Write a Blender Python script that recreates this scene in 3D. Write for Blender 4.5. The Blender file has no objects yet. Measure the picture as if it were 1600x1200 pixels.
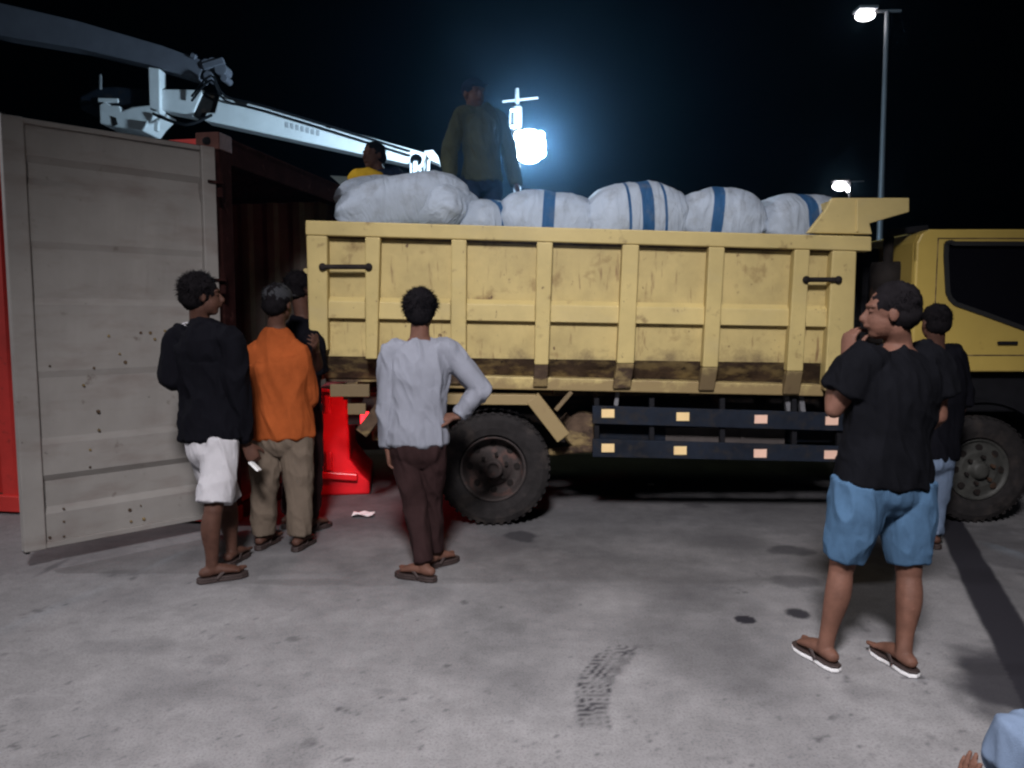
import bpy, bmesh, math, random
import numpy as np
from mathutils import Vector, Matrix, noise
random.seed(7)
C = bpy.context.scene
col = C.collection
R = math.radians
V = Vector

# ------------------------------------------------------------------ camera
F_PX, PITCH, CAM_H = 1200.0, R(5.0), 1.5
cd = bpy.data.cameras.new('camera'); cam = bpy.data.objects.new('camera', cd); col.objects.link(cam)
cam.location = (0, 0, CAM_H); cam.rotation_euler = (R(90) - PITCH, 0, 0)
cd.sensor_width = 36; cd.lens = 36 * F_PX / 1600; cd.clip_start = 0.05; cd.clip_end = 1000
C.camera = cam
# ------------------------------------------------------------------ world, exposure
w = bpy.data.worlds.new('World'); C.world = w; w.use_nodes = True
nt = w.node_tree; bg = nt.nodes['Background']
sky = nt.nodes.new('ShaderNodeTexSky'); sky.sky_type = 'NISHITA'; sky.sun_disc = False
sky.sun_elevation = R(-8); sky.sun_rotation = R(150)
nt.links.new(sky.outputs[0], bg.inputs[0]); bg.inputs[1].default_value = 0.05
vs = C.view_settings; vs.view_transform = 'Standard'; vs.look = 'None'; vs.exposure = 0; vs.gamma = 1
vs.use_curve_mapping = False
C.cycles.filter_width = 2.3
C.cycles.use_denoising = True
C.cycles.volume_bounces = 0
C.cycles.max_bounces = 6
# ------------------------------------------------------------------ lights of the quay
def light(name, kind, loc, energy, color, **k):
    d = bpy.data.lights.new(name, kind); d.energy = energy; d.color = color
    for a, b in k.items(): setattr(d, a, b)
    o = bpy.data.objects.new(name, d); col.objects.link(o); o.location = loc
    return o
def aim(o, p):
    o.rotation_euler = (V(p) - o.location).to_track_quat('-Z', 'Y').to_euler()
aim(light('night_fill', 'SUN', (0, -5, 9), 0.05, (0.8, 0.86, 1.0), angle=R(12)), (0.5, 5, 0))  # weak fill added from behind the camera
quay = light('quay_lamp_light', 'SPOT', (-0.3, -1.1, 5.0), 2850, (1.0, 0.965, 1.0), spot_size=R(74), spot_blend=1.0, shadow_soft_size=0.45)
aim(quay, (0.3, 3.4, 0.35))
side = light('side_lamp_light', 'SPOT', (-22, 4.6, 12.0), 9000, (0.97, 0.95, 1.0), spot_size=R(36), spot_blend=1.0, shadow_soft_size=0.35)
aim(side, (0.2, 3.0, 0))
light('flood_light', 'POINT', (0.31, 12.95, 4.32), 2300, (0.55, 0.80, 1.0), shadow_soft_size=0.22)

# ------------------------------------------------------------------ pixel -> world measuring helpers
cp, sp = math.cos(PITCH), math.sin(PITCH)
def ray(px, py):
    x = (px - 800) / F_PX; z = (600 - py) / F_PX
    return V((x, cp + z * sp, -sp + z * cp))
def P(px, py, Y):
    d = ray(px, py); s = Y / d.y
    return V((d.x * s, Y, CAM_H + d.z * s))
def G(px, py, z=0.0):
    d = ray(px, py); s = (z - CAM_H) / d.z
    return V((d.x * s, d.y * s, z))

# ------------------------------------------------------------------ materials
def mat(name, color, rough=0.7, metal=0.0, var=0.25, vscale=6, bump=0.0, bscale=60, emit=None, spots=None, coat=0, spec=None, noisy=True):
    m = bpy.data.materials.new(name); m.use_nodes = True
    t = m.node_tree; b = t.nodes['Principled BSDF']
    b.inputs['Roughness'].default_value = rough; b.inputs['Metallic'].default_value = metal
    if spec is not None: b.inputs['Specular IOR Level'].default_value = spec
    if coat: b.inputs['Coat Weight'].default_value = coat
    c = (*color, 1)
    b.inputs['Base Color'].default_value = c
    if emit:
        b.inputs['Emission Color'].default_value = (*emit[0], 1); b.inputs['Emission Strength'].default_value = emit[1]
        return m
    tc = t.nodes.new('ShaderNodeTexCoord')
    if noisy:
        n = t.nodes.new('ShaderNodeTexNoise'); n.inputs['Scale'].default_value = vscale; n.inputs['Detail'].default_value = 7; n.inputs['Roughness'].default_value = 0.65
        t.links.new(tc.outputs['Object'], n.inputs['Vector'])
        r = t.nodes.new('ShaderNodeValToRGB')
        r.color_ramp.elements[0].position = 0.3; r.color_ramp.elements[1].position = 0.7
        r.color_ramp.elements[0].color = tuple(max(0, x * (1 - var)) for x in color) + (1,)
        r.color_ramp.elements[1].color = tuple(min(1, x * (1 + var)) for x in color) + (1,)
        t.links.new(n.outputs['Fac'], r.inputs['Fac'])
        out = r.outputs['Color']
        if spots:
            for (sc, lo, hi, scol, stretch) in spots:
                mp = t.nodes.new('ShaderNodeMapping'); mp.inputs['Scale'].default_value = stretch
                t.links.new(tc.outputs['Object'], mp.inputs['Vector'])
                n2 = t.nodes.new('ShaderNodeTexNoise'); n2.inputs['Scale'].default_value = sc; n2.inputs['Detail'].default_value = 6
                n2.inputs['Roughness'].default_value = 0.6
                t.links.new(mp.outputs[0], n2.inputs['Vector'])
                mr = t.nodes.new('ShaderNodeMapRange'); mr.inputs['From Min'].default_value = lo; mr.inputs['From Max'].default_value = hi
                t.links.new(n2.outputs['Fac'], mr.inputs['Value'])
                mx = t.nodes.new('ShaderNodeMix'); mx.data_type = 'RGBA'
                mx.inputs[7].default_value = (*scol, 1)
                t.links.new(mr.outputs[0], mx.inputs[0]); t.links.new(out, mx.inputs[6]); out = mx.outputs[2]
        t.links.new(out, b.inputs['Base Color'])
    if bump:
        n3 = t.nodes.new('ShaderNodeTexNoise'); n3.inputs['Scale'].default_value = bscale; n3.inputs['Detail'].default_value = 4
        t.links.new(tc.outputs['Object'], n3.inputs['Vector'])
        bp = t.nodes.new('ShaderNodeBump'); bp.inputs['Strength'].default_value = bump; bp.inputs['Distance'].default_value = 0.01
        t.links.new(n3.outputs['Fac'], bp.inputs['Height']); t.links.new(bp.outputs[0], b.inputs['Normal'])
    return m
RUST = (0.085, 0.04, 0.02); GRIME = (0.035, 0.028, 0.022)
M = {}
M['yellow'] = mat('truck_yellow', (0.49, 0.385, 0.155), 0.6, var=0.13, vscale=3, bump=0.15, bscale=9,
                  spots=[(7, 0.62, 0.74, (0.20, 0.13, 0.05), (1, 1, 1)), (22, 0.68, 0.74, RUST, (1, 1, 0.6)), (2.2, 0.55, 0.9, (0.42, 0.34, 0.17), (1, 1, 2))])
M['yellow_panel'] = mat('panel_yellow', (0.455, 0.355, 0.145), 0.65, var=0.16, vscale=4, bump=0.6, bscale=4,
                  spots=[(5, 0.58, 0.72, (0.24, 0.16, 0.06), (1, 1, 1)), (9, 0.60, 0.74, (0.20, 0.12, 0.05), (3, 3, .3)), (16, 0.66, 0.72, RUST, (1, 1, 0.8)), (45, 0.70, 0.74, GRIME, (1, 1, 1))])
def low_dirt(m, z0, z1, colr):
    t = m.node_tree; b = t.nodes['Principled BSDF']; src = b.inputs['Base Color'].links[0].from_socket
    tc = t.nodes.new('ShaderNodeTexCoord'); sx = t.nodes.new('ShaderNodeSeparateXYZ'); t.links.new(tc.outputs['Object'], sx.inputs[0])
    n = t.nodes.new('ShaderNodeTexNoise'); n.inputs['Scale'].default_value = 5; n.inputs['Detail'].default_value = 8; n.inputs['Roughness'].default_value = .75; t.links.new(tc.outputs['Object'], n.inputs['Vector'])
    ml = t.nodes.new('ShaderNodeMath'); ml.operation = 'MULTIPLY_ADD'; ml.inputs[1].default_value = .55; t.links.new(n.outputs['Fac'], ml.inputs[0]); t.links.new(sx.outputs[2], ml.inputs[2])
    mr = t.nodes.new('ShaderNodeMapRange'); mr.inputs['From Min'].default_value = z0 + .275; mr.inputs['From Max'].default_value = z1 + .275; mr.inputs['To Min'].default_value = .9; mr.inputs['To Max'].default_value = 0
    t.links.new(ml.outputs[0], mr.inputs['Value'])
    mx = t.nodes.new('ShaderNodeMix'); mx.data_type = 'RGBA'; mx.inputs[7].default_value = (*colr, 1)
    t.links.new(mr.outputs[0], mx.inputs[0]); t.links.new(src, mx.inputs[6]); t.links.new(mx.outputs[2], b.inputs['Base Color'])
low_dirt(M['yellow_panel'], 1.10, 1.25, (0.12, 0.08, 0.04)); low_dirt(M['yellow'], 1.02, 1.12, (0.24, 0.17, 0.075))
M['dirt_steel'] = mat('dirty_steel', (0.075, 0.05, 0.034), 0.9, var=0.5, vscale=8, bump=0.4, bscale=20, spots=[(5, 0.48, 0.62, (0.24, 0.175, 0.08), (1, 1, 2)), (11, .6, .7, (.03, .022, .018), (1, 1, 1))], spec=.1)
M['cab'] = mat('cab_yellow', (0.47, 0.34, 0.085), 0.35, var=0.08, vscale=3, spots=[(8, 0.68, 0.8, (0.25, 0.16, 0.05), (1, 1, 1))], coat=0.3)
M['black'] = mat('black_steel', (0.008, 0.008, 0.010), 0.7, var=0.3, spec=0.15)
M['chassis'] = mat('chassis_steel', (0.016, 0.013, 0.012), 0.8, var=0.5, vscale=6, spec=0.15, spots=[(5, 0.55, 0.7, (0.07, 0.04, 0.025), (1, 1, 1))])
M['navy'] = mat('navy_paint', (0.010, 0.014, 0.023), 0.7, var=0.4, vscale=4, spots=[(5, 0.58, 0.75, (0.03, 0.028, 0.03), (1, 1, 1)), (14, .5, .7, (.022, .02, .02), (1, 1, 1))], spec=.15)
M['tyre'] = mat('tyre_rubber', (0.02, 0.018, 0.018), 0.9, var=0.35, vscale=10, spec=0.15, bump=0.3, bscale=40, spots=[(6, 0.5, 0.75, (0.055, 0.045, 0.04), (1, 1, 1))])
M['rim'] = mat('rim_steel', (0.034, 0.025, 0.023), 0.85, var=0.4, vscale=14, spots=[(9, 0.55, 0.7, (0.10, 0.05, 0.04), (1, 1, 1))])
M['rimf'] = mat('hub_steel', (0.045, 0.045, 0.04), 0.6, 0.2, var=0.4, vscale=14)
M['glass'] = mat('cab_glass', (0.004, 0.004, 0.006), 0.04, noisy=False, coat=0.6)
M['reflector'] = mat('reflector_tape', (0.85, 0.62, 0.30), 0.4, var=0.06)
M['creflect'] = mat('pale_reflector_tape', (0.85, 0.55, 0.42), 0.4, var=0.06)
M['rubber'] = mat('window_rubber', (0.01, 0.01, 0.01), 0.6, noisy=False)
M['plate'] = mat('pale_steel', (0.16, 0.16, 0.17), 0.5, 0.2, var=0.3)
M['tank'] = mat('box_steel', (0.055, 0.045, 0.042), 0.6, var=0.3, vscale=5)
M['door'] = mat('container_grey', (0.25, 0.235, 0.218), 0.65, var=0.12, vscale=2.2, bump=0.2, bscale=7,
                spots=[(2.2, 0.5, 0.75, (0.19, 0.16, 0.145), (1, 1, 3.5)), (9, 0.66, 0.76, (0.11, 0.085, 0.07), (1, 1, 1)), (28, 0.70, 0.75, (0.04, 0.028, 0.022), (1, 1, 1))])
M['red'] = mat('container_red', (0.75, 0.05, 0.04), 0.5, var=0.15, vscale=3, spots=[(7, 0.62, 0.75, (0.30, 0.03, 0.02), (1, 1, 1))])
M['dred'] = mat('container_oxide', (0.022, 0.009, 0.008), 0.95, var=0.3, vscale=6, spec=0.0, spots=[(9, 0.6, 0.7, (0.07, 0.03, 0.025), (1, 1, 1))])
M['cast'] = mat('casting_oxide', (0.13, 0.06, 0.05), 0.9, var=0.3, vscale=9, spec=0.1)
M['inner'] = mat('container_inner_grey', (0.16, 0.14, 0.12), 0.75, var=0.25, vscale=3, spots=[(3, 0.5, 0.7, (0.08, 0.06, 0.05), (2, 2, 0.3))])
M['plywood'] = mat('container_floor_wood', (0.10, 0.06, 0.035), 0.8, var=0.3)
M['barrier'] = mat('barrier_red', (0.72, 0.012, 0.02), 0.35, var=0.15, vscale=5)
M['crane'] = mat('crane_white', (0.74, 0.74, 0.75), 0.4, var=0.07, vscale=3, spots=[(5, 0.66, 0.74, (0.35, 0.33, 0.32), (1, 1, 1))])
M['faint'] = mat('faded_print', (0.40, 0.40, 0.42), 0.5, var=0.1)
M['crane_grey'] = mat('crane_grey', (0.12, 0.12, 0.145), 0.6, var=0.15, vscale=2)
M['lamp_glass'] = mat('lamp_lit', (1, 1, 1), emit=((1.0, 0.97, 0.98), 14))
M['flood_glass'] = mat('flood_lit', (1, 1, 1), emit=((0.82, 0.93, 1.0), 25))
M['tail'] = mat('added_red_lamp_lit', (1, 0, 0), emit=((1.0, 0.02, 0.03), 4))  # glow of the added red lamp
M['spark'] = mat('small_lamp_lit', (1, 1, 1), emit=((0.75, 0.9, 1.0), 6))
M['pole'] = mat('galvanised_pole', (0.2, 0.2, 0.21), 0.5, 0.3, var=0.15, vscale=1.5)
M['skin'] = mat('brown_skin', (0.115, 0.054, 0.037), 0.65, var=0.22, vscale=14, bump=0.15, bscale=110, spec=0.22)
M['skind'] = mat('dark_brown_skin', (0.07, 0.032, 0.022), 0.65, var=0.22, vscale=14, bump=0.15, bscale=110, spec=0.22)
M['hair'] = mat('black_hair', (0.008, 0.007, 0.008), 0.95, var=0.3, vscale=30, spec=0.03)
def cloth(name, c, var=0.1, b=0.3): return mat(name, c, 0.9, var=var, vscale=9, bump=b, bscale=320, spec=0.04)
M['c_black'] = cloth('cloth_black', (0.005, 0.005, 0.0072))
M['c_white'] = cloth('cloth_white', (0.43, 0.42, 0.44), 0.05)
M['c_orange'] = cloth('cloth_orange', (0.28, 0.066, 0.018), 0.18)
M['c_khaki'] = cloth('cloth_khaki', (0.135, 0.105, 0.08), 0.12)
M['c_grey'] = cloth('cloth_grey', (0.205, 0.215, 0.25), 0.08)
M['c_brown'] = cloth('cloth_brown', (0.026, 0.014, 0.014), 0.2)
M['c_tee'] = cloth('cloth_charcoal', (0.0048, 0.005, 0.0066), 0.2)
M['c_blue'] = cloth('denim_blue', (0.052, 0.102, 0.172), 0.22)
M['c_jean'] = cloth('denim_pale', (0.12, 0.16, 0.23), 0.18)
M['c_olive'] = cloth('cloth_olive', (0.045, 0.05, 0.032), 0.2)
M['c_navy'] = cloth('cloth_navy', (0.012, 0.02, 0.04), 0.2)
M['c_yellow'] = cloth('cloth_yellow', (0.60, 0.37, 0.03), 0.1)
M['c_cap'] = cloth('cloth_cap', (0.035, 0.036, 0.04), 0.2)
M['sandal'] = mat('sandal_rubber', (0.03, 0.018, 0.016), 0.7)
M['sole'] = mat('sandal_white_sole', (0.65, 0.64, 0.64), 0.7, var=0.06)
M['paper'] = mat('paper_white', (0.75, 0.75, 0.74), 0.7, noisy=False)
M['steel_cover'] = mat('cover_iron', (0.035, 0.035, 0.04), 0.7, var=0.3, vscale=40)

# ------------------------------------------------------------------ object helpers
def tag(o, label=None, cat=None, group=None, kind=None):
    if label: o['label'] = label
    if cat: o['category'] = cat
    if group: o['group'] = group
    if kind: o['kind'] = kind
    return o
def thing(name, loc, label, cat, group=None):
    o = bpy.data.objects.new(name, None); col.objects.link(o); o.location = loc
    o.empty_display_size = 0.2
    return tag(o, label, cat, group)
def link(name, me, m, parent=None, bevel=0, smooth=False):
    o = bpy.data.objects.new(name, me); col.objects.link(o)
    if m: me.materials.append(m)
    if parent is not None:
        o.parent = parent
        if parent.type == 'EMPTY': o.matrix_parent_inverse = Matrix.Translation(-V(parent.location))
    if smooth:
        me.polygons.foreach_set('use_smooth', [True] * len(me.polygons))
    if bevel:
        b = o.modifiers.new('bevel', 'BEVEL'); b.width = bevel; b.segments = 2; b.limit_method = 'ANGLE'; b.angle_limit = R(40)
    return o
def obj(name, bm, m, parent=None, bevel=0, smooth=False):
    bmesh.ops.recalc_face_normals(bm, faces=bm.faces)
    me = bpy.data.meshes.new(name); bm.to_mesh(me); bm.free()
    return link(name, me, m, parent, bevel, smooth)
def pieces(name, bm, m, parent=None, bevel=0, smooth=False):
    """every loose island becomes an object of its own"""
    bmesh.ops.recalc_face_normals(bm, faces=bm.faces); seen = set(); out = []
    for v0 in bm.verts:
        if v0 in seen: continue
        st = [v0]; isl = []; seen.add(v0)
        while st:
            v = st.pop(); isl.append(v)
            for e in v.link_edges:
                o = e.other_vert(v)
                if o not in seen: seen.add(o); st.append(o)
        fs = {f for v in isl for f in v.link_faces}; ix = {v: i for i, v in enumerate(isl)}
        me = bpy.data.meshes.new(name); me.from_pydata([v.co[:] for v in isl], [], [[ix[v] for v in f.verts] for f in fs])
        out.append(link(name, me, m, parent, bevel, smooth))
    bm.free(); return out
def NB(): return bmesh.new()
def hexa(bm, a, b):
    """a, b: two 3D loops of equal length joined into a closed prism."""
    va = [bm.verts.new(p) for p in a]; vb = [bm.verts.new(p) for p in b]
    bm.faces.new(va); bm.faces.new(vb[::-1])
    n = len(va)
    for i in range(n):
        bm.faces.new((va[i], vb[i], vb[(i + 1) % n], va[(i + 1) % n]))
def box(bm, lo, hi):
    (x0, y0, z0), (x1, y1, z1) = lo, hi
    hexa(bm, [(x0, y0, z0), (x1, y0, z0), (x1, y0, z1), (x0, y0, z1)], [(x0, y1, z0), (x1, y1, z0), (x1, y1, z1), (x0, y1, z1)])
def prism(bm, pts, d):
    pts = [V(p) for p in pts]; d = V(d)
    hexa(bm, pts, [p + d for p in pts])
def bar(bm, a, b, w_, h_, up=(0, 0, 1)):
    a, b = V(a), V(b); t = (b - a).normalized(); s = t.cross(V(up))
    if s.length < 1e-3: s = t.cross(V((1, 0, 0)))
    s.normalize(); u = s.cross(t)
    c = [s * w_ / 2 + u * h_ / 2, -s * w_ / 2 + u * h_ / 2, -s * w_ / 2 - u * h_ / 2, s * w_ / 2 - u * h_ / 2]
    hexa(bm, [a + k for k in c], [b + k for k in c])
def lathe(bm, prof, c, axis=(0, 1, 0), n=48, closed=True):
    """profile of (radius, offset along axis)"""
    c = V(c); ax = V(axis).normalized(); e1 = ax.orthogonal().normalized(); e2 = ax.cross(e1)
    rings = []
    for r, h in prof:
        if r < 1e-5: rings.append([bm.verts.new(c + ax * h)])
        else: rings.append([bm.verts.new(c + ax * h + (e1 * math.cos(2 * math.pi * k / n) + e2 * math.sin(2 * math.pi * k / n)) * r) for k in range(n)])
    for a, b in zip(rings, rings[1:]):
        for k in range(n):
            k2 = (k + 1) % n
            if len(a) == 1 and len(b) == 1: continue
            if len(a) == 1: bm.faces.new((a[0], b[k], b[k2]))
            elif len(b) == 1: bm.faces.new((a[k], b[0], a[k2]))
            else: bm.faces.new((a[k], b[k], b[k2], a[k2]))
def cr(p, t):
    """catmull-rom through a list of numpy rows at parameter t"""
    n = len(p); i = min(int(t), n - 2); f = t - i
    p0 = p[max(i - 1, 0)]; p1 = p[i]; p2 = p[i + 1]; p3 = p[min(i + 2, n - 1)]
    return 0.5 * (2 * p1 + (p2 - p0) * f + (2 * p0 - 5 * p1 + 4 * p2 - p3) * f * f + (3 * p1 - p0 - 3 * p2 + p3) * f ** 3)
def tube(bm, pts, rad, side=None, n=16, sub=4, cap=1.0, lin=False):
    """closed organic tube; rad: list of r or (a, b); side: the direction of a"""
    pts = [np.array(p, float) for p in pts]
    rad = [np.array(r if hasattr(r, '__len__') else (r, r), float) for r in rad]
    if side is None:
        d = V(pts[-1] - pts[0]); side = d.orthogonal()
    N = len(pts); T = np.linspace(0, N - 1, (N - 1) * sub + 1)
    if lin:
        cc = [pts[min(int(t), N - 2)] * (1 - (t - min(int(t), N - 2))) + pts[min(int(t), N - 2) + 1] * (t - min(int(t), N - 2)) for t in T]
        rr = [rad[min(int(t), N - 2)] * (1 - (t - min(int(t), N - 2))) + rad[min(int(t), N - 2) + 1] * (t - min(int(t), N - 2)) for t in T]
    else:
        cc = [cr(pts, t) for t in T]; rr = [np.maximum(cr(rad, t), 0.001) for t in T]
    rings = []
    def ring(c, r, t, s):
        t = V(t).normalized(); s = V(s); s = (s - t * s.dot(t)).normalized(); u = t.cross(s)
        return [bm.verts.new(V(c) + s * (math.cos(2 * math.pi * k / n) * r[0]) + u * (math.sin(2 * math.pi * k / n) * r[1])) for k in range(n)]
    tan = [cc[min(i + 1, len(cc) - 1)] - cc[max(i - 1, 0)] for i in range(len(cc))]
    t0 = tan[0] / np.linalg.norm(tan[0]); t1 = tan[-1] / np.linalg.norm(tan[-1])
    m0 = min(rr[0]) * cap; m1 = min(rr[-1]) * cap
    poles = [bm.verts.new(cc[0] - t0 * m0)]
    for a in (60, 30): rings.append(ring(cc[0] - t0 * m0 * math.sin(R(a)), rr[0] * math.cos(R(a)), t0, side))
    for c, r, t in zip(cc, rr, tan): rings.append(ring(c, r, t, side))
    for a in (30, 60): rings.append(ring(cc[-1] + t1 * m1 * math.sin(R(a)), rr[-1] * math.cos(R(a)), t1, side))
    poles.append(bm.verts.new(cc[-1] + t1 * m1))
    for a, b in zip(rings, rings[1:]):
        for k in range(n): bm.faces.new((a[k], b[k], b[(k + 1) % n], a[(k + 1) % n]))
    for k in range(n):
        bm.faces.new((rings[0][k], rings[0][(k + 1) % n], poles[0])); bm.faces.new((rings[-1][k], rings[-1][(k + 1) % n], poles[1]))
def blob(bm, c, r, axes=None, seg=20, squash=1.0):
    """ellipsoid with radii r along the three axes"""
    c = V(c); X, Y, Z = axes or (V((1, 0, 0)), V((0, 1, 0)), V((0, 0, 1)))
    rings = []
    top = bm.verts.new(c + Z * r[2]); bot = bm.verts.new(c - Z * r[2]); k2 = seg // 2
    for j in range(1, k2):
        a = math.pi * j / k2
        rings.append([bm.verts.new(c + Z * r[2] * math.cos(a) + (X * r[0] * math.cos(2 * math.pi * k / seg) + Y * r[1] * math.sin(2 * math.pi * k / seg)) * math.sin(a)) for k in range(seg)])
    for a, b in zip(rings, rings[1:]):
        for k in range(seg): bm.faces.new((a[k], b[k], b[(k + 1) % seg], a[(k + 1) % seg]))
    for k in range(seg):
        bm.faces.new((top, rings[0][k], rings[0][(k + 1) % seg])); bm.faces.new((bot, rings[-1][(k + 1) % seg], rings[-1][k]))
def solid(name, bm, m, parent, voxel=0.007, smooth=4, fold=0.0, fscale=(7, 7, 4), seed=0, pull=0.0):
    """merge overlapping closed pieces into one continuous skin, smooth it and add cloth folds"""
    bmesh.ops.recalc_face_normals(bm, faces=bm.faces)
    me = bpy.data.meshes.new(name); bm.to_mesh(me); bm.free()
    t = bpy.data.objects.new('tmp', me); col.objects.link(t)
    r = t.modifiers.new('r', 'REMESH'); r.mode = 'VOXEL'; r.voxel_size = voxel
    s = t.modifiers.new('s', 'SMOOTH'); s.factor = 0.5; s.iterations = smooth
    dg = bpy.context.evaluated_depsgraph_get(); dg.update()
    out = bpy.data.meshes.new_from_object(t.evaluated_get(dg))
    bpy.data.objects.remove(t); bpy.data.meshes.remove(me)
    out.name = name; out.materials.clear()
    if fold:
        n = len(out.vertices); co = np.empty(n * 3); no = np.empty(n * 3)
        out.vertices.foreach_get('co', co); out.vertices.foreach_get('normal', no)
        co = co.reshape(-1, 3); no = no.reshape(-1, 3)
        d = np.empty(n); off = V((seed * 3.1, seed * 1.7, seed))
        fx, fy, fz = fscale
        for i in range(n):
            x, y, z = co[i]
            q = V((x * fx + z * 1.5, y * fy, z * fz + x * 2.0)) + off
            a = noise.noise(q); b = noise.noise(q * 2.1 + V((5, 3, 1)))
            d[i] = (0.35 - abs(a) * 1.6) + (0.3 - abs(b)) * 0.55
        d = np.maximum(d, -.25); co += no * (d * fold)[:, None]
        out.vertices.foreach_set('co', co.ravel()); out.update()
    return link(name, out, m, parent, smooth=True)

# ------------------------------------------------------------------ value noise for ground marks
_rs = np.random.RandomState(3); _lat = _rs.rand(256, 256)
def vnoise(x, y):
    xi = np.floor(x).astype(int); yi = np.floor(y).astype(int); fx = x - xi; fy = y - yi
    fx = fx * fx * (3 - 2 * fx); fy = fy * fy * (3 - 2 * fy)
    a = _lat[xi & 255, yi & 255]; b = _lat[(xi + 1) & 255, yi & 255]; c = _lat[xi & 255, (yi + 1) & 255]; d = _lat[(xi + 1) & 255, (yi + 1) & 255]
    return (a * (1 - fx) + b * fx) * (1 - fy) + (c * (1 - fx) + d * fx) * fy
def fbm(x, y, o=4):
    s = 0; a = 0.5
    for k in range(o): s = s + a * vnoise(x * 2 ** k + 17 * k, y * 2 ** k + 31 * k); a *= 0.5
    return s / (1 - 0.5 ** o)

# ================================================================== GROUND
def build_ground():
    x0, x1, y0, y1, st = -4.6, 5.2, 1.3, 8.3, 0.0165
    nx = int((x1 - x0) / st) + 1; ny = int((y1 - y0) / st) + 1
    X, Y = np.meshgrid(np.linspace(x0, x1, nx), np.linspace(y0, y1, ny))
    x = X.ravel(); y = Y.ravel()
    s = np.zeros_like(x)
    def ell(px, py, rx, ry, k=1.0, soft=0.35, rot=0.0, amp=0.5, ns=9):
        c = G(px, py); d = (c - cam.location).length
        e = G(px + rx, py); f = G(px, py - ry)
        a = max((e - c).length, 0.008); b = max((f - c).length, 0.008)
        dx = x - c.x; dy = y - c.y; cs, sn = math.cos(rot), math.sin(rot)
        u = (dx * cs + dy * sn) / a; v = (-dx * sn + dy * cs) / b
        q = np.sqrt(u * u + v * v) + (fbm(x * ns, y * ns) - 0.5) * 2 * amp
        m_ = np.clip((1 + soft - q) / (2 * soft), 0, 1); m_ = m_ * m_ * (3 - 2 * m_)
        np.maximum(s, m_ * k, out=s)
    # dark marks on the concrete; the small ones are spots, drips and leaf marks
    ell(1165, 968, 17, 6, 1.0, 0.08, 0, 0.05)
    ell(1247, 958, 19, 8, 0.95, 0.25); ell(1240, 908, 60, 9, 0.6, 0.6); ell(1195, 905, 25, 6, 0.4, 0.6)
    ell(1235, 860, 40, 8, 0.75, 0.4); ell(1300, 935, 40, 16, 0.45, 0.7); ell(1340, 985, 60, 14, 0.4, 0.8)
    ell(815, 838, 28, 9, 0.85, 0.3); ell(1085, 790, 22, 6, .7, .4); ell(730, 858, 22, 5, .5, .5); ell(1065, 780, 40, 8, 0.7, 0.5); ell(1010, 720, 480, 70, 0.62, 0.7, 0, .8, 2); ell(760, 800, 260, 34, 0.5, 0.8, 0, .8, 3); ell(1150, 790, 330, 36, 0.5, 0.8, 0, .9, 3); ell(430, 790, 240, 50, .4, .8, 0, .8, 3); ell(900, 850, 420, 26, .22, .9, 0, 1, 2)  # wide ovals darken ground near the truck: grime plus painted shade
    for (a, b, c_, d_, k) in [(698, 1040, 9, 4, .8), (629, 1093, 10, 4, .7), (600, 1080, 22, 5, .3), (530, 1108, 8, 3.5, .85), (458, 998, 12, 5, .55), (375, 995, 8, 3, .5),
            (478, 1055, 12, 7, .35), (1175, 1030, 4, 3, .6), (1105, 1045, 5, 4, .4), (1097, 1059, 4, 3, .45), (1217, 1122, 6, 4, .5), (1290, 1150, 7, 3, .7), (1016, 1158, 5, 4, .7),
            (485, 1160, 14, 9, .5), (450, 1185, 60, 26, .3), (325, 1052, 4, 3, .7), (400, 1092, 10, 3, .45), (755, 932, 10, 3, .4), (972, 1108, 3, 2, .5), (340, 1030, 28, 9, .35),
            (184, 1140, 6, 4, .6), (90, 882, 9, 15, .6), (180, 895, 40, 7, .45), (420, 893, 60, 6, .3), (320, 1200, 40, 12, .3), (1457, 1152, 5, 4, .7), (1450, 1163, 4, 3, .6),  # oval right of the white shorts: painted cast shadow
            (60, 1100, 50, 12, .22), (700, 1030, 80, 14, .12), (200, 1010, 90, 14, .28), (1350, 1080, 60, 14, .25), (780, 905, 130, 3, .35), (1120, 1185, 30, 6, .3)]:  # long thin streak: painted cast shadow of the person in grey
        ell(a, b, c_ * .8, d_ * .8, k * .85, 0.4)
    for (a, b, c_, d_) in ((995, 1011, 9, 3), (985, 1020, 10, 5), (974, 1032, 11, 7), (962, 1046, 11, 9), (953, 1062, 9, 9)): ell(a, b, c_, d_, .5, .4)
    for k in range(520):
        ell(random.uniform(-150, 1700), 850 + 380 * random.random() ** 0.7, random.uniform(1.2, 3.4), random.uniform(0.8, 1.9), random.uniform(0.2, 0.6), 0.5)
    # dark uneven strip running from the front wheel to the right edge
    A, B2 = G(1488, 826), G(1625, 1080); t = B2 - A; L = t.length; tx, ty = t.x / L, t.y / L
    al = (x - A.x) * tx + (y - A.y) * ty; ac = (x - A.x) * ty - (y - A.y) * tx
    half = 0.10 + 0.02 * (fbm(x * 3, y * 3) - 0.5)
    ac = np.abs(ac + 0.03 * (fbm(x * 2 + 9, y * 2) - 0.5))
    ms = np.clip((half - ac) / 0.022 + 0.5, 0, 1) * np.clip((al + 0.3) / 0.05, 0, 1)
    np.maximum(s, ms * 1.0, out=s)
    ell(1625, 1085, 95, 55, 0.9, 0.5, 0, 0.7, 5); ell(1570, 1070, 50, 22, 0.7, 0.8, 0, 0.7, 5); ell(1640, 960, 60, 90, 0.5, 0.5)
    ell(1600, 860, 110, 40, 0.62, 0.3)
    for k in range(14):
        px_, py_ = random.uniform(0, 1500), random.uniform(900, 1190)
        for j in range(5): ell(px_ + random.gauss(0, 12), py_ + random.gauss(0, 5), random.uniform(2, 7), random.uniform(1, 3), random.uniform(.3, .7), .4)
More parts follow.
